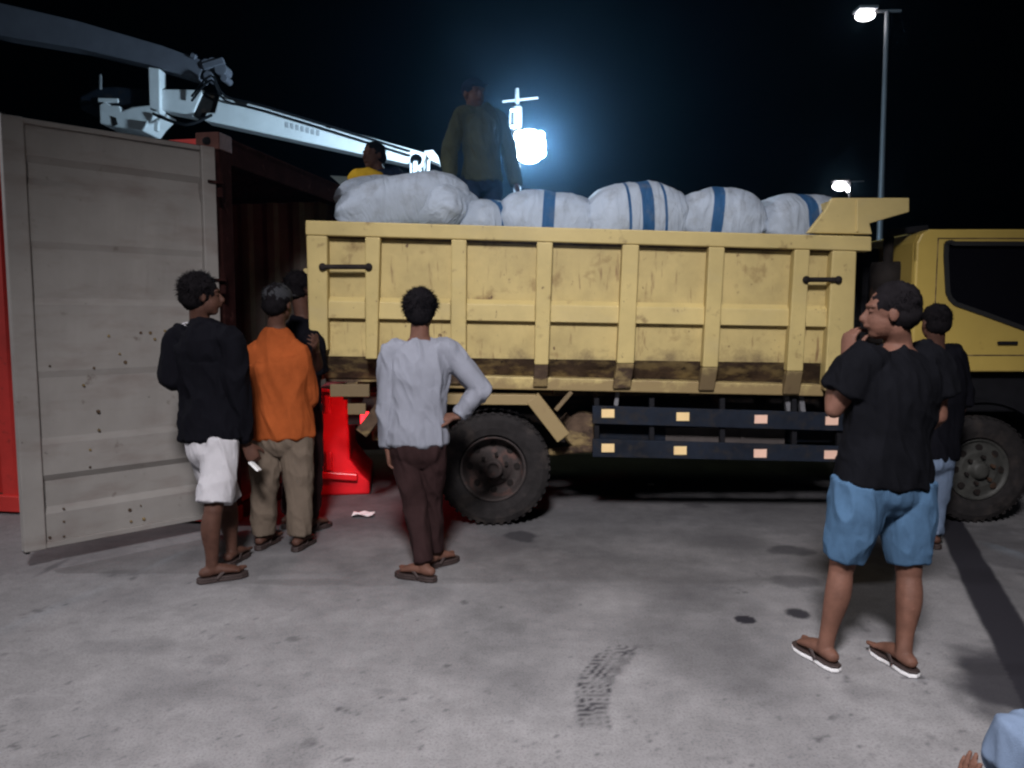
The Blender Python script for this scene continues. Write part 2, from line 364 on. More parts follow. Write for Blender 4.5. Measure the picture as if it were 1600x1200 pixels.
    ell(720, 1010, 500, 30, .16, .9, 0, 1, 3); ell(300, 1120, 260, 50, .14, .9, 0, 1, 3); ell(1330, 930, 170, 40, .30, .9, 0, .9, 3)
    # curved print of a muddy tyre
    cl = [G(*p) for p in ((985, 1008), (952, 1032), (930, 1065), (925, 1100), (926, 1140))]
    best = np.full_like(x, 9.0); bt = np.zeros_like(x); acc = 0
    sgn = np.zeros_like(x)
    for i in range(len(cl) - 1):
        a, b = cl[i], cl[i + 1]; d = b - a; L = d.length
        tt = np.clip(((x - a.x) * d.x + (y - a.y) * d.y) / L ** 2, 0, 1)
        qx = x - a.x - d.x * tt; qy = y - a.y - d.y * tt; dd = np.hypot(qx, qy)
        sg = np.sign(qx * d.y - qy * d.x); mk = dd < best
        best = np.where(mk, dd, best); bt = np.where(mk, acc + tt * L, bt); sgn = np.where(mk, sg, sgn); acc += L
    across = best * sgn
    w_ = (0.072 + 0.03 * (fbm(x * 6, y * 6) - .5)) * np.clip(0.45 + bt / 0.16, 0, 1)
    inside = np.clip((w_ - best) / 0.012 + 0.5, 0, 1) * np.clip(bt / 0.03, 0, 1) * np.clip((acc - bt) / 0.03, 0, 1)
    row = np.floor((across + 0.1) / 0.032); ph = bt / 0.036 + row * 0.5 + across * 7
    blk = ((ph % 1) < 0.55) & ((((across + 0.1) / 0.032) % 1) < 0.72)
    wear = np.clip(fbm(x * 18, y * 18) * 3.4 - 1.2, 0, 1)
    np.maximum(s, inside * (0.26 + 0.68 * blk * np.clip(wear + .25, 0, 1)) * np.clip(fbm(x * 5 + 3, y * 5) * 2 + .25, .5, 1), out=s)
    co = np.stack([x, y, np.zeros_like(x)], 1)
    idx = np.arange(nx * ny).reshape(ny, nx)
    q = np.stack([idx[:-1, :-1], idx[:-1, 1:], idx[1:, 1:], idx[1:, :-1]], -1).reshape(-1, 4)
    Lb = 400.0
    base = len(co)
    ext = np.array([(-Lb, -Lb), (x0, -Lb), (x1, -Lb), (Lb, -Lb), (-Lb, y0), (x0, y0), (x1, y0), (Lb, y0), (-Lb, y1), (x0, y1), (x1, y1), (Lb, y1), (-Lb, Lb), (x0, Lb), (x1, Lb), (Lb, Lb)], float)
    co = np.concatenate([co, np.concatenate([ext, np.zeros((16, 1))], 1)])
    eq = []
    for j in range(3):
        for i in range(3):
            if i == 1 and j == 1: continue
            a = base + j * 4 + i; eq.append((a, a + 1, a + 5, a + 4))
    q = np.concatenate([q, np.array(eq)])
    me = bpy.data.meshes.new('ground')
    me.vertices.add(len(co)); me.vertices.foreach_set('co', co.ravel())
    me.loops.add(len(q) * 4); me.loops.foreach_set('vertex_index', q.ravel().astype(np.int32))
    me.polygons.add(len(q)); me.polygons.foreach_set('loop_start', np.arange(0, len(q) * 4, 4, dtype=np.int32))
    me.update(calc_edges=True)
    at = me.attributes.new('stain_shade', 'FLOAT', 'POINT'); at.data.foreach_set('value', np.concatenate([s, np.zeros(16)]).astype(np.float32))  # stains together with painted-in shade, per vertex
    m = bpy.data.materials.new('quay_concrete'); m.use_nodes = True; t = m.node_tree; b = t.nodes['Principled BSDF']
    def N(k, **kw):
        n = t.nodes.new(k)
        for a, v in kw.items(): n.inputs[a].default_value = v
        return n
    tc = N('ShaderNodeTexCoord')
    n1 = N('ShaderNodeTexNoise', Scale=0.9, Detail=8, Roughness=0.6); n2 = N('ShaderNodeTexNoise', Scale=9, Detail=8, Roughness=0.7)
    n3 = N('ShaderNodeTexNoise', Scale=95, Detail=6, Roughness=0.75)
    for n in (n1, n2, n3): t.links.new(tc.outputs['Object'], n.inputs['Vector'])
    r1 = t.nodes.new('ShaderNodeValToRGB'); r1.color_ramp.elements[0].position = 0.33; r1.color_ramp.elements[1].position = 0.66
    r1.color_ramp.elements[0].color = (0.238, 0.232, 0.234, 1); r1.color_ramp.elements[1].color = (0.280, 0.273, 0.276, 1)
    t.links.new(n1.outputs['Fac'], r1.inputs['Fac'])
    def mul(c, fac, lo, hi, dark):
        mr = t.nodes.new('ShaderNodeMapRange'); mr.inputs['From Min'].default_value = lo; mr.inputs['From Max'].default_value = hi
        mr.inputs['To Min'].default_value = dark; mr.inputs['To Max'].default_value = 1.0
        t.links.new(fac, mr.inputs['Value'])
        mm = t.nodes.new('ShaderNodeMix'); mm.data_type = 'RGBA'; mm.blend_type = 'MULTIPLY'; mm.inputs[0].default_value = 1
        t.links.new(c, mm.inputs[6]); t.links.new(mr.outputs[0], mm.inputs[7]); return mm.outputs[2]
    c = mul(r1.outputs[0], n2.outputs['Fac'], 0.32, 0.6, 0.78)
    c = mul(c, n3.outputs['Fac'], 0.36, 0.5, 0.62)
    n4 = N('ShaderNodeTexNoise', Scale=2.3, Detail=9, Roughness=0.62); t.links.new(tc.outputs['Object'], n4.inputs['Vector'])
    c = mul(c, n4.outputs['Fac'], 0.36, 0.5, 0.90)
    a = t.nodes.new('ShaderNodeAttribute'); a.attribute_name = 'stain_shade'
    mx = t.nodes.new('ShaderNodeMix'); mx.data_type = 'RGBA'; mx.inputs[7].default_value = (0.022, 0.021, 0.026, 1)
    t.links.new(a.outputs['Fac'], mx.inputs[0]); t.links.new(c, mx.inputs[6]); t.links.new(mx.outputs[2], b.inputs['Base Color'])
    b.inputs['Roughness'].default_value = 0.85; b.inputs['Specular IOR Level'].default_value = 0.1
    bp = N('ShaderNodeBump', Strength=0.5, Distance=0.008); t.links.new(n3.outputs['Fac'], bp.inputs['Height']); t.links.new(bp.outputs[0], b.inputs['Normal'])
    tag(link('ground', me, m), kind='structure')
build_ground()

# ================================================================== DUMP TRUCK
TK = thing('dump_truck', (1.2, 6.2, 0), 'yellow dump truck loaded with white sacks, parked behind the standing people', 'dump truck')
SL = 0.103
def B(px, py, off=0.0):
    d = ray(px, py); s = (5.33 + off - SL * (CAM_H - 0.98)) / (d.y + SL * d.z)
    return V((d.x * s, d.y * s, CAM_H + d.z * s))
def bpoly(bm, pts, off, depth):
    prism(bm, [B(x, y, off) for x, y in pts], (0, depth, 0))
def ytop(x): return 344 + (x - 477) * 0.0288      # top rail, upper edge
def ymt(x): return 472 + (x - 512) * 0.0178
def ymb(x): return 497 + (x - 512) * 0.0178
def ybt(x): return 588 + (x - 765) * 0.026
def ybb(x): return 611 + (x - 900) * 0.0215
# side wall: flat panel, then the lower part tucked inwards
b_ = NB(); bpoly(b_, [(480, ytop(480) + 8), (1338, ytop(1338) + 8), (1332, 568), (483, 556)], 0.07, 0.05)
side_ = obj('bed_side', b_, M['yellow_panel'], TK)
b_ = NB()
q0 = [B(483, 556, 0.071), B(1332, 568, 0.071), B(1332, 600, 0.22), B(483, 590, 0.22)]
prism(b_, q0, (0, 0.03, 0)); obj('bed_lower_skin', b_, M['dirt_steel'], TK)
# dents and welded seams on panels come from thin frames
b_ = NB(); bpoly(b_, [(477, ytop(477)), (1362, ytop(1362)), (1362, ytop(1362) + 23), (477, ytop(477) + 23)], -0.005, 0.12); obj('top_rail', b_, M['yellow'], TK, 0.008)
ribs = [(570, 594, 571, 589, 561, 0), (705, 729, 704, 728, 566, 600), (839, 864, 835, 857, 570, 604), (973, 999, 964, 991, 568, 607), (1108, 1133, 1098, 1122, 574, 610), (1242, 1266, 1230, 1255, 580, 616)]
for (a, b2, c2, d2, yb, ye) in ribs:
    y0 = ytop(a) + 23.5
    b_ = NB(); bpoly(b_, [(a, y0), (b2, y0 + 0.7), (d2, yb), (c2, yb)], -0.012, 0.08); rb = obj('bed_rib', b_, M['yellow'], TK, 0.008)
    if ye:
        b_ = NB(); k = 6 if a > 900 else 2
        top = [B(c2, yb + 0.5, -0.010), B(d2, yb + 0.5, -0.010)]; bot = [B(d2 - k, ye, 0.03), B(c2 - k, ye, 0.03)]
        prism(b_, top + bot, (0, 0.07, 0)); obj('rib_foot', b_, M['dirt_steel'] if a < 1000 else M['yellow_panel'], rb, 0.006)
b_ = NB(); bpoly(b_, [(478, ytop(477) + 23.5), (511, ytop(511) + 23.5), (512, 548), (483, 546)], -0.008, 0.14); obj('corner_post', b_, M['yellow'], TK, 0.01)
b_ = NB(); bpoly(b_, [(1301, ytop(1301) + 23.5), (1339, ytop(1339) + 23.5), (1331, 612), (1288, 611)], -0.008, 0.10); obj('corner_post', b_, M['yellow'], TK, 0.01)
b_ = NB()
for i, (xa, xb) in enumerate([(512, 570.5), (590, 704), (729, 836), (860, 968), (993, 1102), (1126, 1235), (1259, 1298)]):
    a_ = [B(xa, ymt(xa) - 1, 0.03), B(xa, ymb(xa), 0.022), B(xa, ymb(xa), 0.069), B(xa, ymt(xa) - 9, 0.069)]; c_ = [B(xb, ymt(xb) - 1, 0.03), B(xb, ymb(xb), 0.022), B(xb, ymb(xb), 0.069), B(xb, ymt(xb) - 9, 0.069)]; hexa(b_, a_, c_)
pieces('middle_rail', b_, M['yellow'], TK, 0.005)
b_ = NB(); bpoly(b_, [(600, ybt(600)), (1288, ybt(1288)), (1287, ybb(1287)), (600, ybb(600))], 0.06, 0.14); obj('bottom_rail', b_, M['yellow'], TK, 0.008)
for (xa, xb, yy) in ((504, 576, 417), (1260, 1310, 437)):
    b_ = NB(); a_ = B(xa, yy, -0.02); c_ = B(xb, yy, -0.02); tube(b_, [a_, c_], [0.017, 0.017], n=12)
    for e in (a_, c_): blob(b_, e, (0.026, 0.02, 0.026))
    obj('hook_bar', b_, M['chassis'], TK, 0, True)
# thin dark strips under the top rail: its shade put into colour, plus grime
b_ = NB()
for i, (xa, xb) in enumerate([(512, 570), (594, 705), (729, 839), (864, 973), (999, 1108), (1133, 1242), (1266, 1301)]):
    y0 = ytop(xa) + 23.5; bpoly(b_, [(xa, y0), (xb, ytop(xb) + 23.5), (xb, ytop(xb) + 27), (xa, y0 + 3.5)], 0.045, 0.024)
pieces('rail_shade_strip', b_, M['dirt_steel'], TK)
# rest of the bed
xl, xr = B(480, 500).x, B(1336, 500).x
b_ = NB(); box(b_, (xl + 0.05, 7.02, 1.0), (xr - 0.04, 7.08, 2.12)); obj('far_bed_side', b_, M['yellow_panel'], TK)
b_ = NB(); box(b_, (xl + 0.05, 5.56, 1.03), (xr - 0.04, 7.02, 1.10)); obj('bed_floor', b_, M['dirt_steel'], TK)
b_ = NB(); box(b_, (xr - 0.035, 5.42, 1.02), (xr + 0.03, 7.02, 2.12)); obj('bed_front_wall', b_, M['yellow_panel'], TK)
b_ = NB(); box(b_, (xl - 0.03, 5.47, 1.05), (xl + 0.045, 7.06, 2.06))
for z in (1.3, 1.75): box(b_, (xl - 0.07, 5.47, z), (xl - 0.031, 7.06, z + 0.09))
obj('tailgate', b_, M['yellow_panel'], TK, 0.006)
# cab guard standing on the bed front, with its forward visor
gp = [(1262, 364), (1290, 328), (1301, 309), (1421, 309), (1421, 331), (1359, 349), (1363, 366)]
b_ = NB(); prism(b_, [P(x, y, 5.27) for x, y in gp], (0, 0.05, 0)); obj('guard_plate', b_, M['yellow'], TK, 0.006)
b_ = NB(); prism(b_, [P(x, y, 5.27) + V((0, 1.78, 0)) for x, y in gp], (0, 0.05, 0)); obj('guard_plate', b_, M['yellow'], TK, 0.006)
b_ = NB(); a_, c_ = P(1303, 311, 5.27), P(1419, 311, 5.27)
prism(b_, [a_ + V((0, 0.05, 0)), c_ + V((0, 0.05, 0)), c_ + V((0, 0.05, -0.05)), a_ + V((0, 0.05, -0.05))], (0, 1.73, 0))
a2, c2 = P(1339, 330, 5.27), P(1343, 362, 5.27); prism(b_, [a2 + V((0, .05, 0)), a2 + V((.05, .05, 0)), c2 + V((.05, .05, 0)), c2 + V((0, .05, 0))], (0, 1.73, 0))
obj('cab_visor', b_, M['yellow_panel'], TK, 0.004)
b_ = NB(); bar(b_, P(1340, 312, 5.262), P(1340, 362, 5.262), 0.016, 0.012); obj('guard_stiffener', b_, M['yellow'], TK, 0.003)
# mudguard frame over the rear wheel
def beam(name, pts, Y, wd, dep, m):
    b_ = NB()
    for (p, q) in zip(pts, pts[1:]):
        bar(b_, P(p[0], p[1], Y), P(q[0], q[1], Y), dep, wd)
    return obj(name, b_, m, TK, 0.005)
beam('wheel_frame', [(604, 622), (837, 624)], 5.38, 0.072, 0.10, M['yellow'])
beam('wheel_frame', [(832, 621), (880, 683)], 5.37, 0.105, 0.09, M['yellow'])
beam('wheel_frame', [(608, 621), (566, 676)], 5.40, 0.09, 0.09, M['dirt_steel'])
beam('support_stay', [(893, 612), (868, 641)], 5.42, 0.03, 0.04, M['yellow_panel'])
# chassis
b_ = NB()
for y in (5.80, 6.62): box(b_, (-1.25, y, 0.68), (4.5, y + 0.09, 0.90))
for x in np.arange(-1.1, 4.3, 0.9): box(b_, (x, 5.891, 0.72), (x + 0.08, 6.619, 0.86))
obj('chassis_frame', b_, M['chassis'], TK, 0.005)
b_ = NB()
for x in np.arange(-1.2, 2.5, 0.5): box(b_, (x, 5.56, 0.93), (x + 0.08, 7.0, 1.028))
for y in (5.80, 6.62): box(b_, (-1.35, y, 0.901), (2.45, y + 0.09, 0.929))
obj('bed_subframe', b_, M['dirt_steel'], TK)
b_ = NB(); box(b_, (-1.30, 5.88, 0.86), (-1.26, 6.95, 0.99)); box(b_, (-1.02, 5.55, 0.60), (-.96, 6.9, 0.72)); box(b_, (-1.01, 5.7, 0.72), (-.97, 5.76, 0.86)); box(b_, (-1.01, 6.7, 0.72), (-.97, 6.76, 0.86))
obj('rear_bumper', b_, M['dirt_steel'], TK, 0.006)
b_ = NB(); box(b_, (-1.30, 5.46, 0.93), (-1.02, 5.50, 1.02)); box(b_, (-1.18, 5.47, 0.80), (-1.05, 5.49, 0.88)); obj('tail_bracket', b_, M['yellow_panel'], TK, 0.004)
b_ = NB(); box(b_, (-1.10, 5.52, 0.70), (-1.06, 5.66, 0.80)); obj('added_red_lamp', b_, M['tail'], TK, 0.008)  # lit lamp added as a source for the red spill
tl = light('added_red_lamp_light', 'POINT', (-1.22, 5.95, 0.62), 5, (1.0, 0.03, 0.04), shadow_soft_size=0.05)  # added red light to tint the ground and barrier, off the lamp body
# tucked items between the wheels
b_ = NB(); tube(b_, [P(862, 706, 5.6), P(925, 701, 5.6), P(990, 702, 5.6)], [0.03, 0.03, 0.03], n=12); obj('drive_rod', b_, M['dirt_steel'], TK, 0, True)
b_ = NB()
lathe(b_, [(0, -.25), (.12, -.25), (.14, -.22), (.14, .22), (.12, .25), (0, .25)], P(915, 668, 5.85), (0.2, 1, 0), 28)
bar(b_, P(880, 650, 5.7), P(925, 690, 5.7), 0.05, 0.07); bar(b_, P(930, 612, 5.6), P(932, 700, 5.6), 0.04, 0.025)
obj('lift_pump', b_, M['dirt_steel'], TK, 0, False)
b_ = NB(); lathe(b_, [(0, -.3), (.15, -.3), (.17, -.27), (.17, .27), (.15, .3), (0, .3)], P(992, 672, 5.72), (1, 0, 0.02), 32); obj('air_tank', b_, M['navy'], TK, 0.004, True)
b_ = NB(); a_ = P(1040, 668, 5.55); c_ = P(1226, 694, 5.55); box(b_, (a_.x, 5.55, c_.z), (c_.x, 5.95, a_.z)); box(b_, (a_.x + .12, 5.545, c_.z), (a_.x + .14, 5.5499, a_.z)); box(b_, (a_.x + .55, 5.54, c_.z), (a_.x + .58, 5.5495, a_.z))
obj('battery_box', b_, M['tank'], TK, 0.008)
b_ = NB(); a_ = P(1232, 664, 5.55); box(b_, (a_.x, 5.56, .58), (a_.x + .35, 5.95, a_.z)); obj('fuel_tank', b_, M['navy'], TK, 0.03)
b_ = NB(); blob(b_, P(1140, 655, 5.58), (0.05, 0.05, 0.04)); obj('filler_cap', b_, M['plate'], TK, 0, True)
# side guard rails with reflective squares
gl, gr = 926, 1318
gz = lambda x: (x - 950) * 0.0315
up = NB(); prism(up, [P(gl, 634, 5.40), P(gr, 634 + gz(gr), 5.40), P(gr, 662 + gz(gr), 5.40), P(gl, 662, 5.40)], (0, 0.03, 0))
lo_ = NB(); prism(lo_, [P(gl, 686, 5.40), P(gr, 686 + gz(gr), 5.40), P(gr, 713 + gz(gr) * .8, 5.40), P(gl, 714, 5.40)], (0, 0.03, 0))
g1 = obj('side_guard_rail', up, M['navy'], TK, 0.004); g2 = obj('side_guard_rail', lo_, M['navy'], TK, 0.004)
b_ = NB()
for x in (932, 1018, 1128, 1240, 1310): bar(b_, P(x, 622, 5.45), P(x, 712, 5.45), 0.04, 0.035)
pieces('side_guard_stay', b_, M['black'], TK, 0.003)
for row, g in (((950, 646), (1067, 651), (1189, 655), (1300, 657.5)), g1), (((950, 700), (1063, 704), (1188, 708.5), (1298, 710.5)), g2):
    for i, (x, y) in enumerate(row):
        b_ = NB(); c = P(x, y, 5.394); box(b_, (c.x - .045, 5.394, c.z - .030), (c.x + .045, 5.3985, c.z + .030)); obj('reflector', b_, M['reflector'] if i < 2 else M['creflect'], g)
b_ = NB()
for x in (1228, 1250): bar(b_, P(x, 618, 5.5), P(x + 4, 645, 5.5), 0.05, 0.035)
bar(b_, P(965, 613, 5.5), P(962, 634, 5.5), 0.03, 0.03)
pieces('guard_bracket', b_, M['plate'], TK, 0.004)

def wheel(name, cx, cy, r, width, deep, mrim):
    c = V((cx, cy, r)); root = TK
    tb = NB(); w2 = width / 2
    prof = [(r * .56, -w2 * .75), (r * .60, -w2 * .97), (r * .72, -w2 * 1.06), (r * .86, -w2 * 1.04), (r * .95, -w2 * .88), (r * .972, -w2 * .7), (r * .972, w2 * .7), (r * .95, w2 * .88), (r * .86, w2 * 1.04), (r * .70, w2 * 1.06), (r * .56, w2 * .8)]
    lathe(tb, prof + [prof[0]], c, (0, 1, 0), 64)
    nl = 44
    for k in range(nl):
        a = 2 * math.pi * k / nl
        for sgn, ph in ((-1, 0), (1, 0.5)):
            aa = a + ph * 2 * math.pi / nl
            e = V((math.cos(aa), 0, math.sin(aa))); tn = V((-math.sin(aa), 0, math.cos(aa)))
            q = [c + e * rr + tn * tt + V((0, sgn * yy, 0)) for rr, tt, yy in ((r * .955, -.014, w2 * .98), (r * .955, .014, w2 * .98), (r * .965, .018, w2 * .1), (r * .965, -.010, w2 * .1))]
            q2 = [c + e * rr + tn * tt + V((0, sgn * yy, 0)) for rr, tt, yy in ((r * .985, -.012, w2 * .93), (r * .985, .012, w2 * .93), (r * 1.0, .016, w2 * .1), (r * 1.0, -.008, w2 * .1))]
            hexa(tb, q, q2)
    ty = obj('wheel', tb, M['tyre'], TK, 0, False)
    rb_ = NB(); f = -w2
    if deep:
        pr = [(r * .565, f * .95), (r * .545, f * .98), (r * .52, f * .8), (r * .50, f * .2), (r * .46, f * -.1), (r * .32, f * -.05), (r * .30, f * .25), (r * .17, f * .3), (r * .165, f * .95), (r * .14, f * 1.05), (r * .10, f * 1.05), (r * .095, f * .9), (0, f * .9)]
    else:
        pr = [(r * .565, f * .95), (r * .545, f * .99), (r * .52, f * .8), (r * .49, f * .75), (r * .34, f * 1.0), (r * .30, f * 1.02), (r * .20, f * .9), (r * .17, f * .95), (r * .15, f * 1.3), (r * .10, f * 1.38), (0, f * 1.38)]
    lathe(rb_, pr, c, (0, 1, 0), 56); rim = obj('rim', rb_, mrim, ty, 0, True)
    nb = NB()
    for k in range(6):
        a = 2 * math.pi * k / 6 + .3; rr = r * (.235 if deep else .25); yy = f * (.28 if deep else .96)
        lathe(nb, [(0, -.03), (.014, -.03), (.014, 0.01), (0, .01)], c + V((math.cos(a) * rr, yy, math.sin(a) * rr)), (0, 1, 0), 6)
    for k in range(8):
        a = 2 * math.pi * k / 8; rr = r * .41; yy = f * (-.06 if deep else .89) - .004
        lathe(nb, [(0, -.004), (.024, -.004), (.026, 0.01), (0, .01)], c + V((math.cos(a) * rr, yy, math.sin(a) * rr)), (0, 1, 0), 14)
    pieces('wheel_nut', nb, M['chassis'], rim)
Rr = 0.415
wheel('w', P(771, 733, 5.5).x, 5.52, Rr, 0.22, True, M['rim'])
wheel('w', P(771, 733, 5.5).x, 5.80, Rr, 0.22, True, M['rim'])
wheel('w', P(771, 733, 5.5).x, 6.95, Rr, 0.22, True, M['rim'])
wheel('w', P(1521, 745, 5.55).x, 5.60, 0.395, 0.22, False, M['rimf'])
wheel('w', P(1521, 745, 5.55).x, 6.9, 0.395, 0.22, False, M['rimf'])
b_ = NB(); lathe(b_, [(0, -.75), (.06, -.75), (.07, -.15), (.18, -.1), (.18, .1), (.07, .15), (.06, .75), (0, .75)], (P(771, 733, 5.5).x, 6.28, .42), (0, 1, 0), 20); obj('axle', b_, M['chassis'], TK, 0, True)
b_ = NB(); box(b_, (P(771, 733, 5.5).x - .6, 5.72, .56), (P(771, 733, 5.5).x + .6, 5.79, .62)); box(b_, (P(771, 733, 5.5).x - .45, 5.72, .50), (P(771, 733, 5.5).x + .45, 5.79, .555)); obj('leaf_spring', b_, M['chassis'], TK)
# mudflaps and front fender
b_ = NB(); cx = P(1521, 745, 5.55).x
pr = [(math.cos(a) * .50, math.sin(a) * .47) for a in np.linspace(R(165), R(10), 18)]
for (p, q) in zip(pr, pr[1:]):
    prism(b_, [(cx + p[0], 5.47, .42 + p[1]), (cx + q[0], 5.47, .42 + q[1]), (cx + q[0] * 1.05, 5.47, .42 + q[1] * 1.05), (cx + p[0] * 1.05, 5.47, .42 + p[1] * 1.05)], (0, 0.34, 0))
obj('front_fender', b_, M['black'], TK)
# cab
def cz(y): return P(1500, y, 5.40).z
cxl = P(1431, 420, 5.40).x; cxr = cxl + 1.95; zt, zb = cz(358), cz(581)
outer = [(cxl, zb), (cxl, zt - .09), (cxl + .03, zt - .03), (cxl + .09, zt), (cxr - .42, zt), (cxr - .30, zt - .05), (cxr - .02, zt - .72), (cxr, zb + .0)]
wx = lambda px, py: (P(px, py, 5.40).x, P(px, py, 5.40).z)
inner = [wx(1477, 380), wx(1476, 400), wx(1479, 458), wx(1483, 467), wx(1491, 475), wx(1540, 492), wx(1600, 514), (cxr - .30, wx(1600, 530)[1]), (cxr - .16, wx(1600, 528)[1]), (cxr - .40, zt - .10), (cxl + .25, zt - .095), wx(1483, 377)]
def holed(name, outer, inner, y0, y1, m, parent, bev=0):
    b_ = NB(); ed = []
    for loop in (outer, inner):
        vs_ = [b_.verts.new((x, y0, z)) for x, z in loop]
        ed += [b_.edges.new((vs_[i], vs_[(i + 1) % len(vs_)])) for i in range(len(vs_))]
    bmesh.ops.triangle_fill(b_, use_beauty=True, use_dissolve=False, edges=ed)
    r_ = bmesh.ops.extrude_face_region(b_, geom=list(b_.faces))
    for v in [g for g in r_['geom'] if isinstance(g, bmesh.types.BMVert)]: v.co.y = y1
    return obj(name, b_, m, parent, bev)
holed('cab_side', outer, inner, 5.40, 5.45, M['cab'], TK, 0.012)
holed('cab_side', outer, inner, 6.95, 7.00, M['cab'], TK, 0.012)
b_ = NB()
for (p, q) in zip(outer, outer[1:]):
    if p[0] > cxr - .35: continue
    p = (p[0] + (0.004 if p[0] == cxl else 0), p[1] - (.004 if p[1] == zt else 0)); 
    d = V((q[0] - p[0], 0, q[1] - p[1])).normalized(); nrm = V((d.z, 0, -d.x)) * .03
    prism(b_, [(p[0], 5.4505, p[1]), (q[0], 5.4505, q[1]), V((q[0], 5.4505, q[1])) + nrm, V((p[0], 5.4505, p[1])) + nrm], (0, 1.499, 0))
obj('cab_shell', b_, M['cab'], TK)
b_ = NB(); prism(b_, [(cxr - .04, 5.4505, zb), (cxr - .04, 5.4505, zt - .72), (cxr - .08, 5.4505, zt - .72), (cxr - .08, 5.4505, zb)], (0, 1.499, 0)); box(b_, (cxl + .05, 5.4505, zb + .01), (cxr - .09, 6.949, zb + .06)); obj('cab_front', b_, M['cab'], TK)
b_ = NB(); prism(b_, [(cxr - .33, 5.4505, zt - .05), (cxr - .05, 5.4505, zt - .71), (cxr - .06, 5.4505, zt - .71), (cxr - .34, 5.4505, zt - .05)], (0, 1.499, 0)); obj('windscreen', b_, M['glass'], TK)
b_ = NB(); prism(b_, [(x, 5.425, z) for x, z in inner], (0, 0.005, 0)); wn = obj('side_window', b_, M['glass'], TK)
b_ = NB(); iv = [V((x, 5.395, z)) for x, z in inner]; ce = sum(iv, V()) / len(iv)
for p, q in zip(iv, iv[1:] + iv[:1]): bar(b_, p + (ce - p) * .012, q + (ce - q) * .012, 0.03, 0.014, (0, 1, 0))
obj('window_seal', b_, M['rubber'], wn)
b_ = NB(); prism(b_, [(x, 6.965, z) for x, z in inner], (0, 0.005, 0)); obj('side_window', b_, M['glass'], TK)
# door: seam lines, handle and pressed line
b_ = NB(); xd = P(1464, 420, 5.39).x
box(b_, (xd, 5.3965, zb + .02), (xd + .007, 5.3999, zt - .06)); box(b_, (xd + .007, 5.3965, zt - .067), (cxr - .45, 5.3999, zt - .06))
z5 = cz(556); box(b_, (P(1527, 0, 5.4).x, 5.3965, z5), (cxr - .1, 5.3999, z5 + .008)); obj('door_seam', b_, M['dirt_steel'], TK)
b_ = NB(); a_ = P(1560, 536, 5.38); box(b_, tuple(a_ + V((0, 0, -.012))), tuple(a_ + V((.14, .015, .012)))); obj('door_handle', b_, M['black'], TK, 0.005)
b_ = NB(); lathe(b_, [(0.02, -.30), (.028, -.30), (.03, .30), (.02, .30), (.02, -.3)], (cxr - .6, 5.36, zt - .2), (0, 0, 1), 12); obj('grab_rail', b_, M['black'], TK, 0, True)
b_ = NB(); bar(b_, (cxr - .25, 5.39, zt - .25), (cxr - .1, 5.16, zt - .2), .02, .02); bar(b_, (cxr - .25, 5.39, zt - .75), (cxr - .1, 5.16, zt - .65), .02, .02)
mi = obj('mirror_arm', b_, M['black'], TK); b_ = NB(); box(b_, (cxr - .13, 5.05, zt - .68), (cxr - .08, 5.24, zt - .22)); obj('mirror', b_, M['black'], mi, 0.01)
b_ = NB(); box(b_, (cxl + .5, 5.7, zb + .06), (cxl + 1.0, 6.7, zb + .5)); box(b_, (cxl + .35, 5.7, zb + .35), (cxl + .5, 6.7, zb + .95)); obj('cab_seat', b_, M['black'], TK, 0.04)
b_ = NB(); box(b_, (cxr - .06, 5.45, zb - .35), (cxr + .12, 6.95, zb - .05)); obj('front_bumper', b_, M['black'], TK, 0.02)
b_ = NB(); lathe(b_, [(0, 0), (.09, 0), (.1, -.03), (.06, -.06), (0, -.06)], (cxr + .02, 5.6, zb + .15), (-1, 0, 0), 20); obj('headlight', b_, M['plate'], TK, 0, True)
b_ = NB(); box(b_, (cxl + .1, 5.5, zb - .3), (cxr - .1, 6.9, zb - .01)); obj('engine_block', b_, M['black'], TK, 0.02)
# things behind the cab: air cleaner, stack, frame
b_ = NB(); xx = P(1370, 450, 5.75).x
box(b_, (xx - .02, 5.95, .95), (xx + .30, 6.7, 2.02)); box(b_, (xx + .16, 5.55, 1.02), (xx + .22, 5.60, 2.13)); bar(b_, (xx - .02, 5.57, 2.10), (xx + .26, 5.57, 2.13), .05, .05)
obj('rear_cab_frame', b_, M['black'], TK, 0.01)
b_ = NB(); lathe(b_, [(0, -.3), (.11, -.3), (.12, -.27), (.12, .27), (.11, .3), (0, .3)], (xx + .06, 5.72, 1.6), (0, 0, 1), 24); lathe(b_, [(0, -.35), (.035, -.35), (.035, .35), (0, .35)], (xx + .03, 5.66, 1.75), (0, 0, 1), 16); obj('air_cleaner', b_, M['chassis'], TK, 0, True)

